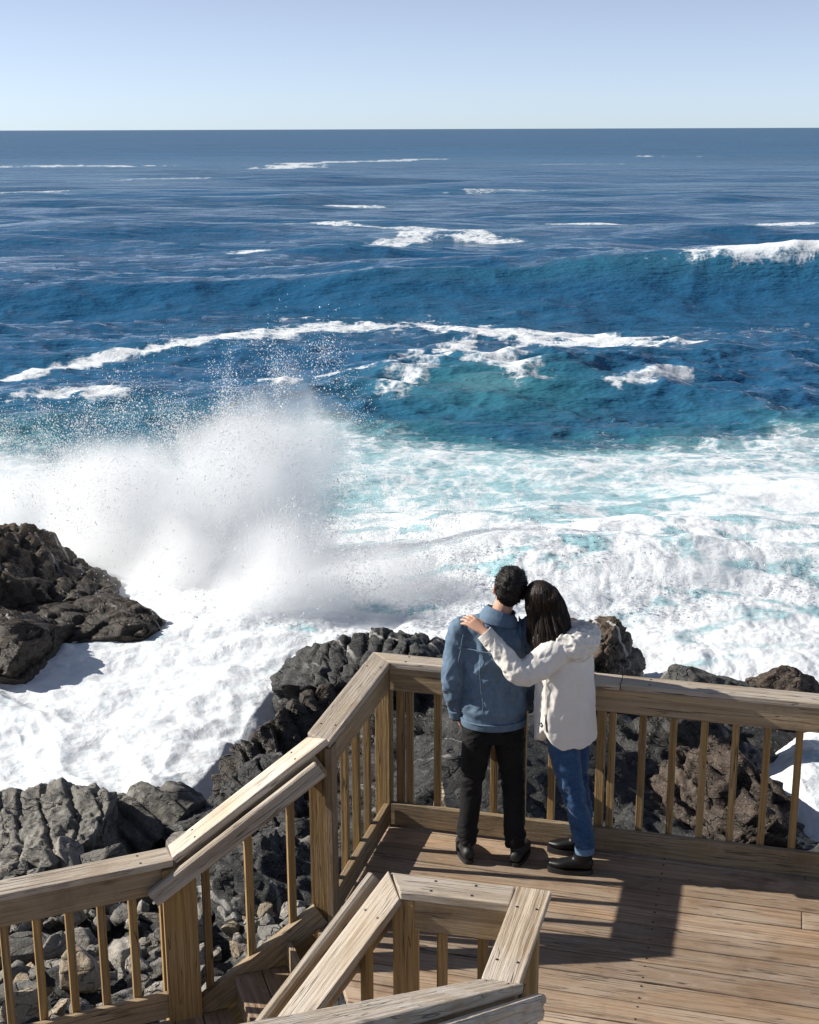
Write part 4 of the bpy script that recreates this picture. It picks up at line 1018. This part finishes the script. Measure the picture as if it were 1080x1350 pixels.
def shoe(name, heel, toe, parent, mat, hgt=0.075, w=0.047, sole=0.025, pointy=0.7, shaft=None):
    h = Vector((heel[0], heel[1], 0)); t = Vector((toe[0], toe[1], 0)); d = (t - h).normalized(); s = Vector((d.y, -d.x, 0)); L = (t - h).length
    def at(f, z, ra, rb): p = h + d * (L * f); return (p.x, p.y, z, ra, rb)
    up = [loft([at(0.05, sole + 0.034, w * 0.72, 0.036), at(0.22, sole + 0.038, w * 0.80, 0.042), at(0.5, sole + 0.030, w * 0.92, 0.034), at(0.75, sole + 0.022, w * 0.95, 0.024), at(0.96, sole + 0.016, w * pointy * 0.75, 0.016)], ref=s, sides=18, cap=0.6)]
    ank = h + d * (L * 0.27)
    top = shaft if shaft is not None else (ank.x, ank.y, hgt + 0.05)
    up.append(loft([(ank.x, ank.y, sole + 0.03, w * 0.85, 0.062), (*Vector((ank.x, ank.y, sole + 0.03)).lerp(Vector(top), 0.5), w * 0.86, 0.052), (*top, w * 0.92, 0.053)], ref=s, sides=18, cap=0.1))
    o = link(name, union(name, up, 0.006, 4), mat, parent)
    # sole with heel
    bm = bmesh.new(); ring = []
    for k in range(28):
        a_ = 2 * math.pi * k / 28; f = 0.5 - 0.5 * math.cos(a_); ww = w * (0.80 + 0.22 * math.sin(f * 3.0)) * (1 if f < 0.75 else 1 - (f - 0.75) * (1.5 - pointy)) * math.sin(a_) ** 1.0
        ww = math.copysign(w * 0.95 * min(1, abs(math.sin(a_)) ** 0.55) * (0.82 + 0.2 * math.sin(f * 3.1)), math.sin(a_))
        p = h + d * (L * (f * 1.04 - 0.02)) + s * ww; ring.append(p)
    lo = [bm.verts.new((p.x, p.y, 0.001)) for p in ring]; hi = [bm.verts.new((p.x, p.y, sole)) for p in ring]
    bm.faces.new(lo[::-1]); bm.faces.new(hi)
    for k in range(28): bm.faces.new((lo[k], lo[(k + 1) % 28], hi[(k + 1) % 28], hi[k]))
    bmesh.ops.recalc_face_normals(bm, faces=bm.faces)
    m = bpy.data.meshes.new('sole'); bm.to_mesh(m); bm.free(); link('sole', m, M_SHOE, o)
    return o

# ---- man
MX, MY = 0.47, 7.33
man = tag(empty('person', (MX, MY, 0)), 'person in blue denim jacket and black trousers standing at the railing, seen from behind', 'person')
hr = Matrix.Rotation(R(-6), 3, 'Z') @ Matrix.Rotation(R(11), 3, 'Y')
HC = (0.082, 0.03, 1.632)
Lw, Le, Ls = (-0.205, 0.055, 0.905), (-0.238, -0.035, 1.15), (-0.185, 0.005, 1.405)
Rw, Re, Rs = (0.20, 0.14, 0.93), (0.235, 0.02, 1.15), (0.185, 0.005, 1.405)
La, Lk, Lh = (-0.140, 0.02, 0.10), (-0.115, 0.03, 0.50), (-0.085, 0.0, 0.86)
Ra, Rk, Rh = (0.135, -0.02, 0.10), (0.118, 0.03, 0.50), (0.085, 0.0, 0.86)
shapes = head_shapes(HC, hr, 1.04)
shapes.append(loft([(0.005, -0.01, 1.40, 0.07, 0.06), (0.025, -0.005, 1.48, 0.058, 0.058), (0.062, 0.012, 1.60, 0.054, 0.058)], sides=18))
shapes.append(loft([(0, 0, 0.84, 0.14, 0.095), (0, 0, 0.98, 0.13, 0.09), (0, 0, 1.2, 0.16, 0.10), (0, 0, 1.36, 0.16, 0.09), (0, 0, 1.43, 0.10, 0.07)]))
for s_, e_, w_ in ((Ls, Le, Lw), (Rs, Re, Rw)): shapes.append(loft([(*s_, 0.05, 0.05), (*e_, 0.038, 0.038), (*w_, 0.027, 0.024)], sides=14))
for h_, k_, a_ in ((Lh, Lk, La), (Rh, Rk, Ra)): shapes.append(loft([(*h_, 0.075, 0.08), (*k_, 0.052, 0.055), (*a_, 0.036, 0.04)], sides=14))
shapes += hand_shapes((-0.203, 0.065, 0.885), (-0.185, 0.095, 0.815), (-1, -0.25, 0.1), (0, 1, 0), 0.35)
shapes += hand_shapes((0.197, 0.15, 0.905), (0.175, 0.17, 0.835), (1, -0.25, 0.1), (0, 1, 0), 0.35)
body = link('body', union('body', shapes, 0.0055, 3), M_SKIN, man); face_parts(body, HC, hr, 1.04)
# hair
hs_ = []
Tm = lambda p: tuple(Vector(HC) + hr @ Vector(p))
hs_.append(ball(Tm((0, -0.012, 0.040)), (0.090, 0.106, 0.096), hr)); hs_.append(ball(Tm((0, -0.060, -0.008)), (0.072, 0.054, 0.082), hr))
hs_.append(ball(Tm((0.0, 0.05, 0.082)), (0.070, 0.055, 0.040), hr)); hs_.append(ball(Tm((0.0, -0.03, 0.092)), (0.06, 0.07, 0.045), hr))
hme = union('hair', hs_, 0.005, 4)
hi_ = hr.inverted()
def hair_fn(V, N):
    L_ = (V - np.array(HC)) @ np.array(hi_).T
    up_ = sstep(-0.03, 0.05, L_[:, 2])
    return 0.006 * up_ * fbm(V * np.array([38, 30, 30]), 3, 0.55, seed=5) + 0.002 * pn(V * 130, 6) - 0.010 * sstep(-0.01, -0.06, L_[:, 2])
push(hme, hair_fn)
mhair = link('hair', hme, M_HAIRM, man)
rg = random.Random(9); SV = []; SF = []
for k in range(1500):
    p_ = hme.polygons[rg.randrange(len(hme.polygons))]; c_ = p_.center.copy(); n_ = p_.normal.copy()
    lc = Vector(hi_ @ (c_ - Vector(HC)))
    if lc.z < -0.05: continue
    dr = (n_ * 0.45 + hr @ Vector((rg.uniform(-.5, .5), -0.5 + 0.9 * (lc.y > 0.02), rg.uniform(-0.5, 0.2)))).normalized(); ln_ = rg.uniform(0.008, 0.020)
    V, F = loft([(*(c_ - n_ * 0.002), 0.0016, 0.0016), (*(c_ + dr * ln_ * 0.6), 0.0012, 0.0012), (*(c_ + dr * ln_ - n_ * 0.003), 0.0003, 0.0003)], sides=3, res=1, cap=0)
    o_ = len(SV); SV += [tuple(v) for v in V]; SF += [tuple(i + o_ for i in f) for f in F]
m = bpy.data.meshes.new('hair_strands'); m.from_pydata(SV, [], SF); link('hair_strands', m, M_HAIRM, mhair)
# jacket
js = [loft([(0.0, 0.0, 0.868, 0.174, 0.122), (0.0, 0.0, 0.93, 0.176, 0.124), (0, 0, 1.05, 0.182, 0.126), (0, 0, 1.20, 0.195, 0.130), (0, 0, 1.33, 0.204, 0.130), (0.0, 0.0, 1.405, 0.195, 0.118), (0.008, 0.0, 1.455, 0.135, 0.095), (0.02, 0.0, 1.495, 0.082, 0.078)], sides=40, cap=0.12)]
for s_, e_, w_ in ((Ls, Le, Lw), (Rs, Re, Rw)):
    sx = -1 if s_[0] < 0 else 1
    js.append(loft([(s_[0] - sx * 0.05, s_[1], s_[2] + 0.01, 0.075, 0.085), (*s_, 0.076, 0.084), (s_[0] + (e_[0] - s_[0]) * .4 + sx * .006, s_[1] + (e_[1] - s_[1]) * .4, s_[2] + (e_[2] - s_[2]) * .4, 0.065, 0.074), (*e_, 0.056, 0.064), (*[(a_ + b_) / 2 for a_, b_ in zip(e_, w_)], 0.056, 0.060), (*w_, 0.042, 0.046)], sides=24, cap=0.1))
JLs, JLe, JLw = Ls, Le, Lw
jme = union('jacket', js, 0.0065, 8)
def jfold(V, N):
    q = V * np.array([1, 1, 1])
    x, y, z = V.T
    arm = sstep(0.185, 0.22, np.abs(x)) * sstep(1.38, 1.2, z)
    d = arm_folds(V, JLs, JLe, 0.009, 9, 2) * arm + arm_folds(V, JLe, JLw, 0.008, 15, 5) * arm
    body_ = (1 - arm) * sstep(0.92, 1.0, z)
    d += body_ * 0.017 * fbm(np.stack([x * 13 + z * 5, y * 5, z * 4.5 - x * 4], 1), 2, 0.5, seed=7)
    d += body_ * 0.010 * ridged(np.stack([x * 8 - z * 7, y * 4, z * 5], 1), 2, 0.5, seed=4) * sstep(1.4, 1.2, z)
    blouse = np.exp(-((z - 0.955) / 0.028) ** 2) * (1 - arm) * sstep(0.12, 0.0, np.abs(x) - 0.16)
    d += 0.012 * blouse + 0.004 * pn(V * np.array([22, 22, 30]), 3)
    return d
push(jme, jfold)
jk = link('jacket', jme, M_DENIM, man)
yz = 1.335
seam('yoke_seam', jme, [(-0.20, -0.09, yz), (-0.10, -0.16, yz - .002), (0, -0.17, yz - 0.006), (0.10, -0.16, yz - .002), (0.20, -0.09, yz)], 0.0032, M_DENIMSEAM, jk, None)
for sx in (-1, 1):
    seam('back_seam', jme, [(sx * 0.115, -0.16, yz), (sx * 0.095, -0.17, 1.15), (sx * 0.075, -0.17, 0.93)], 0.0024, M_DENIMSEAM, jk, None)
    seam('armhole_seam', jme, [(sx * 0.155, -0.02, 1.50), (sx * 0.175, -0.09, 1.42), (sx * 0.180, -0.14, 1.33), (sx * 0.185, -0.13, 1.24), (sx * 0.182, -0.09, 1.16)], 0.0026, M_DENIMSEAM, jk, None)
# waistband, collar, cuffs
def band(name, spec, mat, parent, ref=(1, 0, 0), thick=0.006, n=48):
    V = []; F = []
    S = catmull(spec, 4); m = len(S)
    pts = [Vector(s[:3]) for s in S]
    for i in range(m):
        t = (pts[min(i + 1, m - 1)] - pts[max(i - 1, 0)]).normalized(); e1 = (Vector(ref) - t * Vector(ref).dot(t)).normalized(); e2 = t.cross(e1)
        for k in range(n):
            a_ = 2 * math.pi * k / n; V.append(tuple(pts[i] + e1 * S[i][3] * math.cos(a_) + e2 * S[i][4] * math.sin(a_)))
    for i in range(m - 1):
        for k in range(n): F.append((i * n + k, i * n + (k + 1) % n, (i + 1) * n + (k + 1) % n, (i + 1) * n + k))
    me = bpy.data.meshes.new(name); me.from_pydata(V, [], F); me.update(); me.polygons.foreach_set('use_smooth', np.ones(len(F), dtype=bool))
    o = link(name, me, mat, parent); sm = o.modifiers.new('solid', 'SOLIDIFY'); sm.thickness = thick; sm.offset = 0
    return o
band('waistband', [(0, 0, 0.852, 0.177, 0.125), (0, 0, 0.872, 0.179, 0.127), (0, 0, 0.893, 0.179, 0.127)], M_DENIM, jk, thick=0.012)
band('waistband_seam', [(0, 0, 0.888, 0.1875, 0.1355), (0, 0, 0.8925, 0.1875, 0.1355)], M_DENIMSEAM, jk, thick=0.002)
band('collar', [(0.018, -0.004, 1.462, 0.096, 0.092), (0.024, -0.002, 1.485, 0.084, 0.084), (0.032, 0.0, 1.510, 0.076, 0.077), (0.034, 0.0, 1.522, 0.078, 0.080)], M_DENIM, jk, thick=0.009)
band('collar_fall', [(0.034, 0.0, 1.524, 0.080, 0.082), (0.028, -0.003, 1.508, 0.092, 0.096), (0.022, -0.006, 1.484, 0.104, 0.108), (0.018, -0.008, 1.462, 0.114, 0.114)], M_DENIM, jk, thick=0.007)
for e_, w_ in ((Le, Lw), (Re, Rw)):
    d_ = (Vector(w_) - Vector(e_)).normalized(); w0 = Vector(w_)
    band('cuff', [(*(w0 - d_ * 0.03), 0.047, 0.050), (*(w0), 0.046, 0.049), (*(w0 + d_ * 0.028), 0.045, 0.048)], M_DENIM, jk, thick=0.008, n=24)
    band('inner_cuff', [(*(w0 + d_ * 0.0), 0.038, 0.040), (*(w0 + d_ * 0.045), 0.036, 0.038)], M_BLACK, jk, thick=0.006, n=24)
# trousers
ts = [loft([(0, 0.0, 0.78, 0.158, 0.112), (0, 0.002, 0.855, 0.160, 0.112), (0, 0.005, 0.93, 0.150, 0.100)], sides=32, cap=0.2)]
for h_, k_, a_ in ((Lh, Lk, La), (Rh, Rk, Ra)):
    ts.append(loft([(h_[0], h_[1], 0.84, 0.084, 0.108), (h_[0] + (k_[0] - h_[0]) * .35, h_[1] - 0.005, 0.72, 0.084, 0.096), (*k_, 0.067, 0.073), (k_[0] + (a_[0] - k_[0]) * .5, k_[1] * .5 + a_[1] * .5 - 0.012, 0.30, 0.061, 0.068), (a_[0], a_[1] - 0.005, 0.105, 0.056, 0.066)], sides=24, cap=0.05))
tme = union('trousers', ts, 0.0065, 6)
def tfold(V, N):
    x, y, z = V.T
    kn = np.exp(-((z - 0.50) / 0.10) ** 2) + 0.9 * np.exp(-((z - 0.16) / 0.09) ** 2) + 0.8 * np.exp(-((z - 0.78) / 0.06) ** 2)
    return 0.010 * kn * ridged(np.stack([x * 7, y * 7, z * 17 + np.abs(x) * 10], 1), 2, 0.5, seed=3) - 0.004 * kn + 0.007 * fbm(V * np.array([9, 9, 5]), 2, seed=8)
push(tme, tfold)
tr = link('trousers', tme, M_BLACK, man)
for sx in (-1, 1):
    seam('pocket_seam', tme, [(sx * 0.06, -0.14, 0.835), (sx * 0.13, -0.14, 0.830), (sx * 0.135, -0.14, 0.75), (sx * 0.10, -0.14, 0.725), (sx * 0.062, -0.14, 0.75)], 0.0022, M_BLACK, tr, None)
shoe('shoe', (-0.135, -0.065), (-0.175, 0.195), man, M_SHOE, shaft=(-0.142, 0.0, 0.13))
shoe('shoe', (0.125, -0.10), (0.215, 0.145), man, M_SHOE, shaft=(0.138, -0.03, 0.13))

# ---- woman
WX, WY = 0.93, 7.28
wom = tag(empty('person', (WX, WY, 0)), 'person with long dark hair in cream hooded overshirt and blue jeans, arm around the other', 'person')
FA = R(48)                                   # turned to the left of straight-away
fw = Vector((-math.sin(FA), math.cos(FA), 0)); lf_ = Vector((-math.cos(FA), -math.sin(FA), 0))
def WP(l, f, z): v = lf_ * l + fw * f; return (v.x - 0.04, v.y, z)
hw = Matrix.Rotation(R(28), 3, 'Z') @ Matrix.Rotation(R(-20), 3, 'Y')
HW = (-0.208, 0.02, 1.585)
Ls = (-0.115, -0.125, 1.365); Le = (-0.335, -0.235, 1.262); Lw = (-0.515, -0.165, 1.455)
Rs = (0.005, 0.105, 1.36); Re = (-0.01, 0.20, 1.12); Rw = (-0.15, 0.22, 1.02)
shapes = head_shapes(HW, hw, 0.98)
shapes.append(loft([(-0.07, 0.0, 1.36, 0.06, 0.06), (-0.10, 0.005, 1.44, 0.048, 0.05), (-0.165, 0.015, 1.54, 0.046, 0.05)], sides=16))
shapes.append(loft([(-0.03, 0, 0.84, 0.14, 0.10), (-0.035, 0, 1.0, 0.115, 0.085), (-0.045, 0, 1.2, 0.13, 0.09), (-0.055, 0, 1.33, 0.13, 0.08), (-0.065, 0, 1.39, 0.08, 0.06)], ref=lf_))
for s_, e_, w_ in ((Ls, Le, Lw), (Rs, Re, Rw)): shapes.append(loft([(*s_, 0.042, 0.042), (*e_, 0.032, 0.032), (*w_, 0.023, 0.021)], sides=14))
NK, FK = (-0.02, -0.09, 0.49), (0.025, 0.075, 0.49); NA, FA_ = (0.058, -0.115, 0.12), (0.065, 0.095, 0.12)
NH, FH = (-0.085, -0.06, 0.84), (-0.01, 0.05, 0.84)
for h_, k_, a_ in ((NH, NK, NA), (FH, FK, FA_)): shapes.append(loft([(*h_, 0.07, 0.07), (*k_, 0.048, 0.05), (*a_, 0.034, 0.036)], sides=14))
shapes += hand_shapes((-0.532, -0.150, 1.476), (-0.592, -0.105, 1.512), (0.05, -0.45, 0.95), (0.3, 0.8, 0.2), 0.30, length=0.082, spread=1.3)
shapes += hand_shapes((-0.155, 0.222, 1.015), (-0.22, 0.225, 0.99), (0.2, 0.9, 0.3), (0, 0, 1), 0.4, length=0.075)
body = link('body', union('body', shapes, 0.005, 2), M_SKIN, wom); face_parts(body, HW, hw, 0.98)
# hair: cap plus long fall down the back of the head
Tw = lambda p: tuple(Vector(HW) + hw @ Vector(p))
wh = [ball(Tw((0, -0.014, 0.034)), (0.088, 0.106, 0.096), hw), ball(Tw((0, -0.045, -0.005)), (0.086, 0.078, 0.085), hw)]
wh.append(loft([(*Tw((0.0, -0.06, 0.05)), 0.085, 0.065), (*Tw((0.0, -0.075, -0.04)), 0.092, 0.058), (-0.165, -0.095, 1.46, 0.090, 0.046), (-0.185, -0.125, 1.395, 0.078, 0.034), (-0.195, -0.135, 1.345, 0.062, 0.018)], ref=(0.92, -0.38, 0), sides=28, cap=0.3))
wh.append(loft([(*Tw((-0.07, 0.0, 0.02)), 0.03, 0.06), (*Tw((-0.082, -0.01, -0.06)), 0.028, 0.06), (-0.262, -0.02, 1.43, 0.026, 0.05), (-0.262, -0.06, 1.37, 0.018, 0.034)], sides=18))
wh.append(loft([(*Tw((0.07, -0.02, 0.02)), 0.03, 0.07), (*Tw((0.085, -0.03, -0.06)), 0.032, 0.07), (-0.085, -0.06, 1.44, 0.034, 0.055), (-0.10, -0.09, 1.395, 0.028, 0.036)], sides=18))
hme = union('hair', wh, 0.0055, 22)
def whair(V, N):
    L_ = (V - np.array(HW)); th_ = np.arctan2(L_[:, 1] + 0.02, L_[:, 0] + 0.02)
    fall = sstep(1.63, 1.5, V[:, 2])
    return (0.0025 + 0.0065 * fall) * fbm(np.stack([th_ * 7, L_[:, 2] * 5, 0 * th_], 1), 3, 0.65, seed=12) + 0.0025 * pn(np.stack([th_ * 26, L_[:, 2] * 7, 0 * th_], 1), 14)
push(hme, whair)
hair = link('hair', hme, M_HAIRW, wom)
rg = random.Random(5)
for k in range(34):                       # loose locks at the tips
    t = rg.random(); bx = -0.27 + 0.19 * t; by = -0.06 - 0.075 * math.sin(math.pi * min(1, t * 1.2)); z0 = 1.42 + rg.uniform(-.02, .03)
    z1 = 1.345 - 0.02 * math.sin(3 * t) + rg.uniform(-0.02, 0.025); r0 = rg.uniform(0.004, 0.009)
    V, F = loft([(bx, by, z0, r0, r0), (bx + rg.uniform(-.008, .008), by - 0.018, (z0 + z1) / 2, r0, r0 * .8), (bx + rg.uniform(-.014, .012), by - 0.022 + rg.uniform(-.01, .01), z1, r0 * .25, r0 * .25)], sides=7, res=4)
    m = bpy.data.meshes.new('hair_lock'); m.from_pydata([tuple(v) for v in V], [], F); m.polygons.foreach_set('use_smooth', np.ones(len(F), dtype=bool)); link('hair_lock', m, M_HAIRW, hair)
bvh_ = BVHTree.FromPolygons([v.co.copy() for v in hme.vertices], [tuple(p.vertices) for p in hme.polygons])
SV = []; SF = []
for k in range(260):
    ph = rg.uniform(math.pi * 0.95, math.pi * 2.12); zt_ = rg.uniform(1.60, 1.685); zb_ = rg.uniform(1.35, 1.42) if rg.random() < 0.8 else rg.uniform(1.42, 1.52)
    pts = []; lift = rg.uniform(0.0, 0.0035); r0 = rg.uniform(0.0009, 0.0019); sway = rg.uniform(-0.25, 0.25)
    for i in range(13):
        f = i / 12; z_ = zt_ + (zb_ - zt_) * f
        a_ = ph + sway * f; ax_ = Vector((HW[0] + 0.01 + 0.02 * f, HW[1] - 0.02 - 0.06 * f, z_)); dr = Vector((math.cos(a_), math.sin(a_), 0))
        loc, nr, ix, dd = bvh_.ray_cast(ax_ + dr * 0.3, -dr)
        if loc is None: continue
        q = loc + dr * (lift + 0.004 * f * abs(sway))
        pts.append((*q, r0 * (1 - 0.6 * f), r0 * (1 - 0.6 * f)))
    if len(pts) < 6: continue
    V, F = loft(pts, sides=4, res=1, ref=(0.3, 0.9, 0.1), cap=0)
    o_ = len(SV); SV += [tuple(v) for v in V]; SF += [tuple(i + o_ for i in f) for f in F]
m = bpy.data.meshes.new('hair_strands'); m.from_pydata(SV, [], SF); link('hair_strands', m, M_HAIRW, hair)
# overshirt
ss = [loft([(-0.058, -0.005, 0.80, 0.200, 0.158), (-0.060, -0.005, 0.90, 0.198, 0.154), (-0.066, -0.005, 1.05, 0.190, 0.146), (-0.070, -0.005, 1.20, 0.186, 0.140), (-0.072, 0.0, 1.31, 0.182, 0.128), (-0.072, 0.0, 1.375, 0.158, 0.108), (-0.085, 0.0, 1.425, 0.10, 0.085)], ref=lf_, sides=44, cap=0.06)]
ss.append(loft([(Ls[0] + .05, Ls[1] + .05, Ls[2] + 0.0, 0.078, 0.085), (*Ls, 0.076, 0.086), (Ls[0] * .5 + Le[0] * .5, Ls[1] * .5 + Le[1] * .5, Ls[2] * .5 + Le[2] * .5 - 0.012, 0.064, 0.076), (*Le, 0.058, 0.066), (*[(a_ + b_) / 2 for a_, b_ in zip(Le, Lw)], 0.051, 0.054), (*Lw, 0.038, 0.039)], ref=(0, -1, 0.3), sides=26, cap=0.1))
ss.append(loft([(Rs[0] - .04, Rs[1] - .04, Rs[2], 0.07, 0.08), (*Rs, 0.07, 0.08), (*Re, 0.058, 0.062), (*Rw, 0.04, 0.042)], ref=(0, 1, 0.2), sides=24, cap=0.1))
sme = union('overshirt', ss, 0.0065, 8)
V = coords(sme)
lat = (V[:, :2] - np.array([-0.058, -0.005])) @ np.array([lf_.x, lf_.y]); fro = (V[:, :2] - np.array([-0.058, -0.005])) @ np.array([fw.x, fw.y])
ang = np.arctan2(fro / 0.158, lat / 0.200)          # 0 = left side seam
side = np.maximum(np.exp(-(ang / 0.36) ** 2), np.exp(-((np.abs(ang) - math.pi) / 0.36) ** 2))
wgt = sstep(1.05, 0.80, V[:, 2]) * (V[:, 2] < 1.06)
V[:, 2] += wgt * (0.095 * side - 0.012 * (fro < 0))
setco(sme, V)
def sfold(V, N):
    x, y, z = V.T
    armm = sstep(-0.19, -0.25, x) * sstep(1.15, 1.2, z)
    ax = (V - np.array(Le)) @ np.array((0.86, 0.4, 0.3))
    d = arm_folds(V, Le, Lw, 0.0075, 15, 6, 0.085) + arm_folds(V, Ls, Le, 0.008, 11, 8, 0.10) * sstep(-0.14, -0.2, x)
    b_ = (1 - armm) * sstep(1.36, 1.2, z)
    d += b_ * (0.012 * fbm(np.stack([x * 9 + y * 4, y * 9, z * 3.0 + x * 2], 1), 2, 0.5, seed=21) + 0.006 * ridged(np.stack([x * 10 - y * 6, y * 5, z * 4], 1), 2, 0.5, seed=22))
    return d + 0.004 * pn(V * 26, 23)
push(sme, sfold)
sh_ = link('overshirt', sme, M_CREAM, wom)
d_ = (Vector(Lw) - Vector(Le)).normalized()
band('cuff', [(*(Vector(Lw) - d_ * 0.035), 0.043, 0.044), (*Lw, 0.043, 0.044), (*(Vector(Lw) + d_ * 0.022), 0.041, 0.042)], M_CREAM, sh_, ref=(0, -1, 0.3), thick=0.006, n=24)
seam('side_seam', sme, [WP(0.24, 0.0, 0.905), WP(0.24, 0.0, 1.0), WP(0.24, 0.0, 1.12), WP(0.22, 0.0, 1.24)], 0.0022, M_CREAM, sh_, None)
seam('side_slit', sme, [WP(0.25, -0.012, 0.895), WP(0.25, -0.006, 0.94), WP(0.25, 0.004, 0.995)], 0.0042, M_PATCH, sh_, None, lift=0.001)
seam('yoke_seam', sme, [WP(0.15, -0.10, 1.30), WP(0.05, -0.17, 1.29), WP(-0.05, -0.17, 1.29), WP(-0.14, -0.11, 1.30)], 0.0022, M_CREAM, sh_, None)
# small dark diamond tag near the slit
bv = BVHTree.FromPolygons([v.co.copy() for v in sme.vertices], [tuple(p.vertices) for p in sme.polygons])
loc, nr, _, _ = bv.find_nearest(Vector(WP(0.25, 0.035, 0.925)))
bm = bmesh.new(); bmesh.ops.create_cube(bm, size=1); bmesh.ops.scale(bm, vec=(0.022, 0.022, 0.002), verts=bm.verts)
me = bpy.data.meshes.new('emblem_tag'); bm.to_mesh(me); bm.free()
tg = link('emblem_tag', me, M_PATCH, sh_, loc + nr * 0.002); tg.rotation_euler = (nr.to_track_quat('Z', 'Y') @ Quaternion((0, 0, 1), R(45))).to_euler()
bm = bmesh.new(); bmesh.ops.create_cube(bm, size=1); bmesh.ops.scale(bm, vec=(0.009, 0.009, 0.001), verts=bm.verts)
me = bpy.data.meshes.new('emblem_mark'); bm.to_mesh(me); bm.free()
eo = link('emblem_mark', me, M_CREAM, tg, (0, 0, 0.0015))
# hood lying on the shoulders
hd = [loft([(-0.165, -0.055, 1.405, 0.035, 0.022), (-0.120, -0.125, 1.398, 0.054, 0.040), (-0.045, -0.148, 1.378, 0.066, 0.052), (0.032, -0.090, 1.388, 0.068, 0.054), (0.064, 0.01, 1.400, 0.056, 0.044), (0.01, 0.085, 1.41, 0.035, 0.026)], ref=(0, 0, 1), sides=22, cap=0.5),
      loft([(-0.085, -0.09, 1.43, 0.055, 0.028), (-0.03, -0.08, 1.425, 0.07, 0.034), (0.01, -0.02, 1.42, 0.055, 0.03)], ref=(0, -1, 0.4), sides=18, cap=0.5)]
hdm = union('hood', hd, 0.006, 5)
push(hdm, lambda V, N: 0.014 * ridged(V * np.array([13, 13, 26]), 2, 0.5, seed=31) - 0.004 + 0.004 * pn(V * 40, 33))
hoodo = link('hood', hdm, M_CREAM, sh_)
band('hood_edge', [(-0.125, -0.02, 1.415, 0.004, 0.004), (-0.11, -0.075, 1.432, 0.009, 0.007), (-0.045, -0.105, 1.437, 0.010, 0.008), (0.018, -0.065, 1.437, 0.010, 0.008), (0.04, 0.005, 1.437, 0.008, 0.006)], M_HOODLINE, hoodo, ref=(0, 0, 1), thick=0.003, n=10)
# jeans
ws_ = [loft([(-0.05, 0, 0.80, 0.135, 0.118), (-0.055, 0, 0.90, 0.135, 0.114)], ref=lf_, sides=28, cap=0.2)]
for h_, k_, a_ in ((NH, NK, NA), (FH, FK, FA_)):
    ws_.append(loft([(h_[0], h_[1], 0.84, 0.092, 0.090), (h_[0] * .6 + k_[0] * .4, h_[1] * .6 + k_[1] * .4, 0.68, 0.083, 0.081), (*k_, 0.062, 0.062), (k_[0] * .5 + a_[0] * .5 + 0.012, k_[1] * .5 + a_[1] * .5, 0.30, 0.060, 0.058), (a_[0], a_[1], 0.155, 0.048, 0.046)], sides=22, cap=0.05))
wme = union('jeans', ws_, 0.0065, 5)
push(wme, lambda V, N: (0.009 * (np.exp(-((V[:, 2] - 0.48) / 0.10) ** 2) + np.exp(-((V[:, 2] - 0.23) / 0.09) ** 2) + 0.5) * (ridged(np.stack([V[:, 0] * 8, V[:, 1] * 8, V[:, 2] * 19 + V[:, 0] * 12], 1), 2, 0.5, seed=13) - 0.4) * 0.8 + 0.005 * pn(V * 9, 9)))
jn = link('jeans', wme, M_JEANS, wom)
for a_ in (NA, FA_): band('cuff', [(a_[0] - .002, a_[1], 0.132, 0.051, 0.049), (a_[0] - .003, a_[1], 0.152, 0.053, 0.051), (a_[0] - .003, a_[1], 0.172, 0.052, 0.050)], M_CUFF, jn, thick=0.006, n=24)
shoe('ankle_boot', (0.098, -0.125), (-0.145, -0.085), wom, M_LEATHER, w=0.043, sole=0.03, pointy=0.5, shaft=(0.052, -0.115, 0.125))
shoe('ankle_boot', (0.105, 0.09), (-0.125, 0.145), wom, M_LEATHER, w=0.043, sole=0.03, pointy=0.5, shaft=(0.058, 0.095, 0.125))
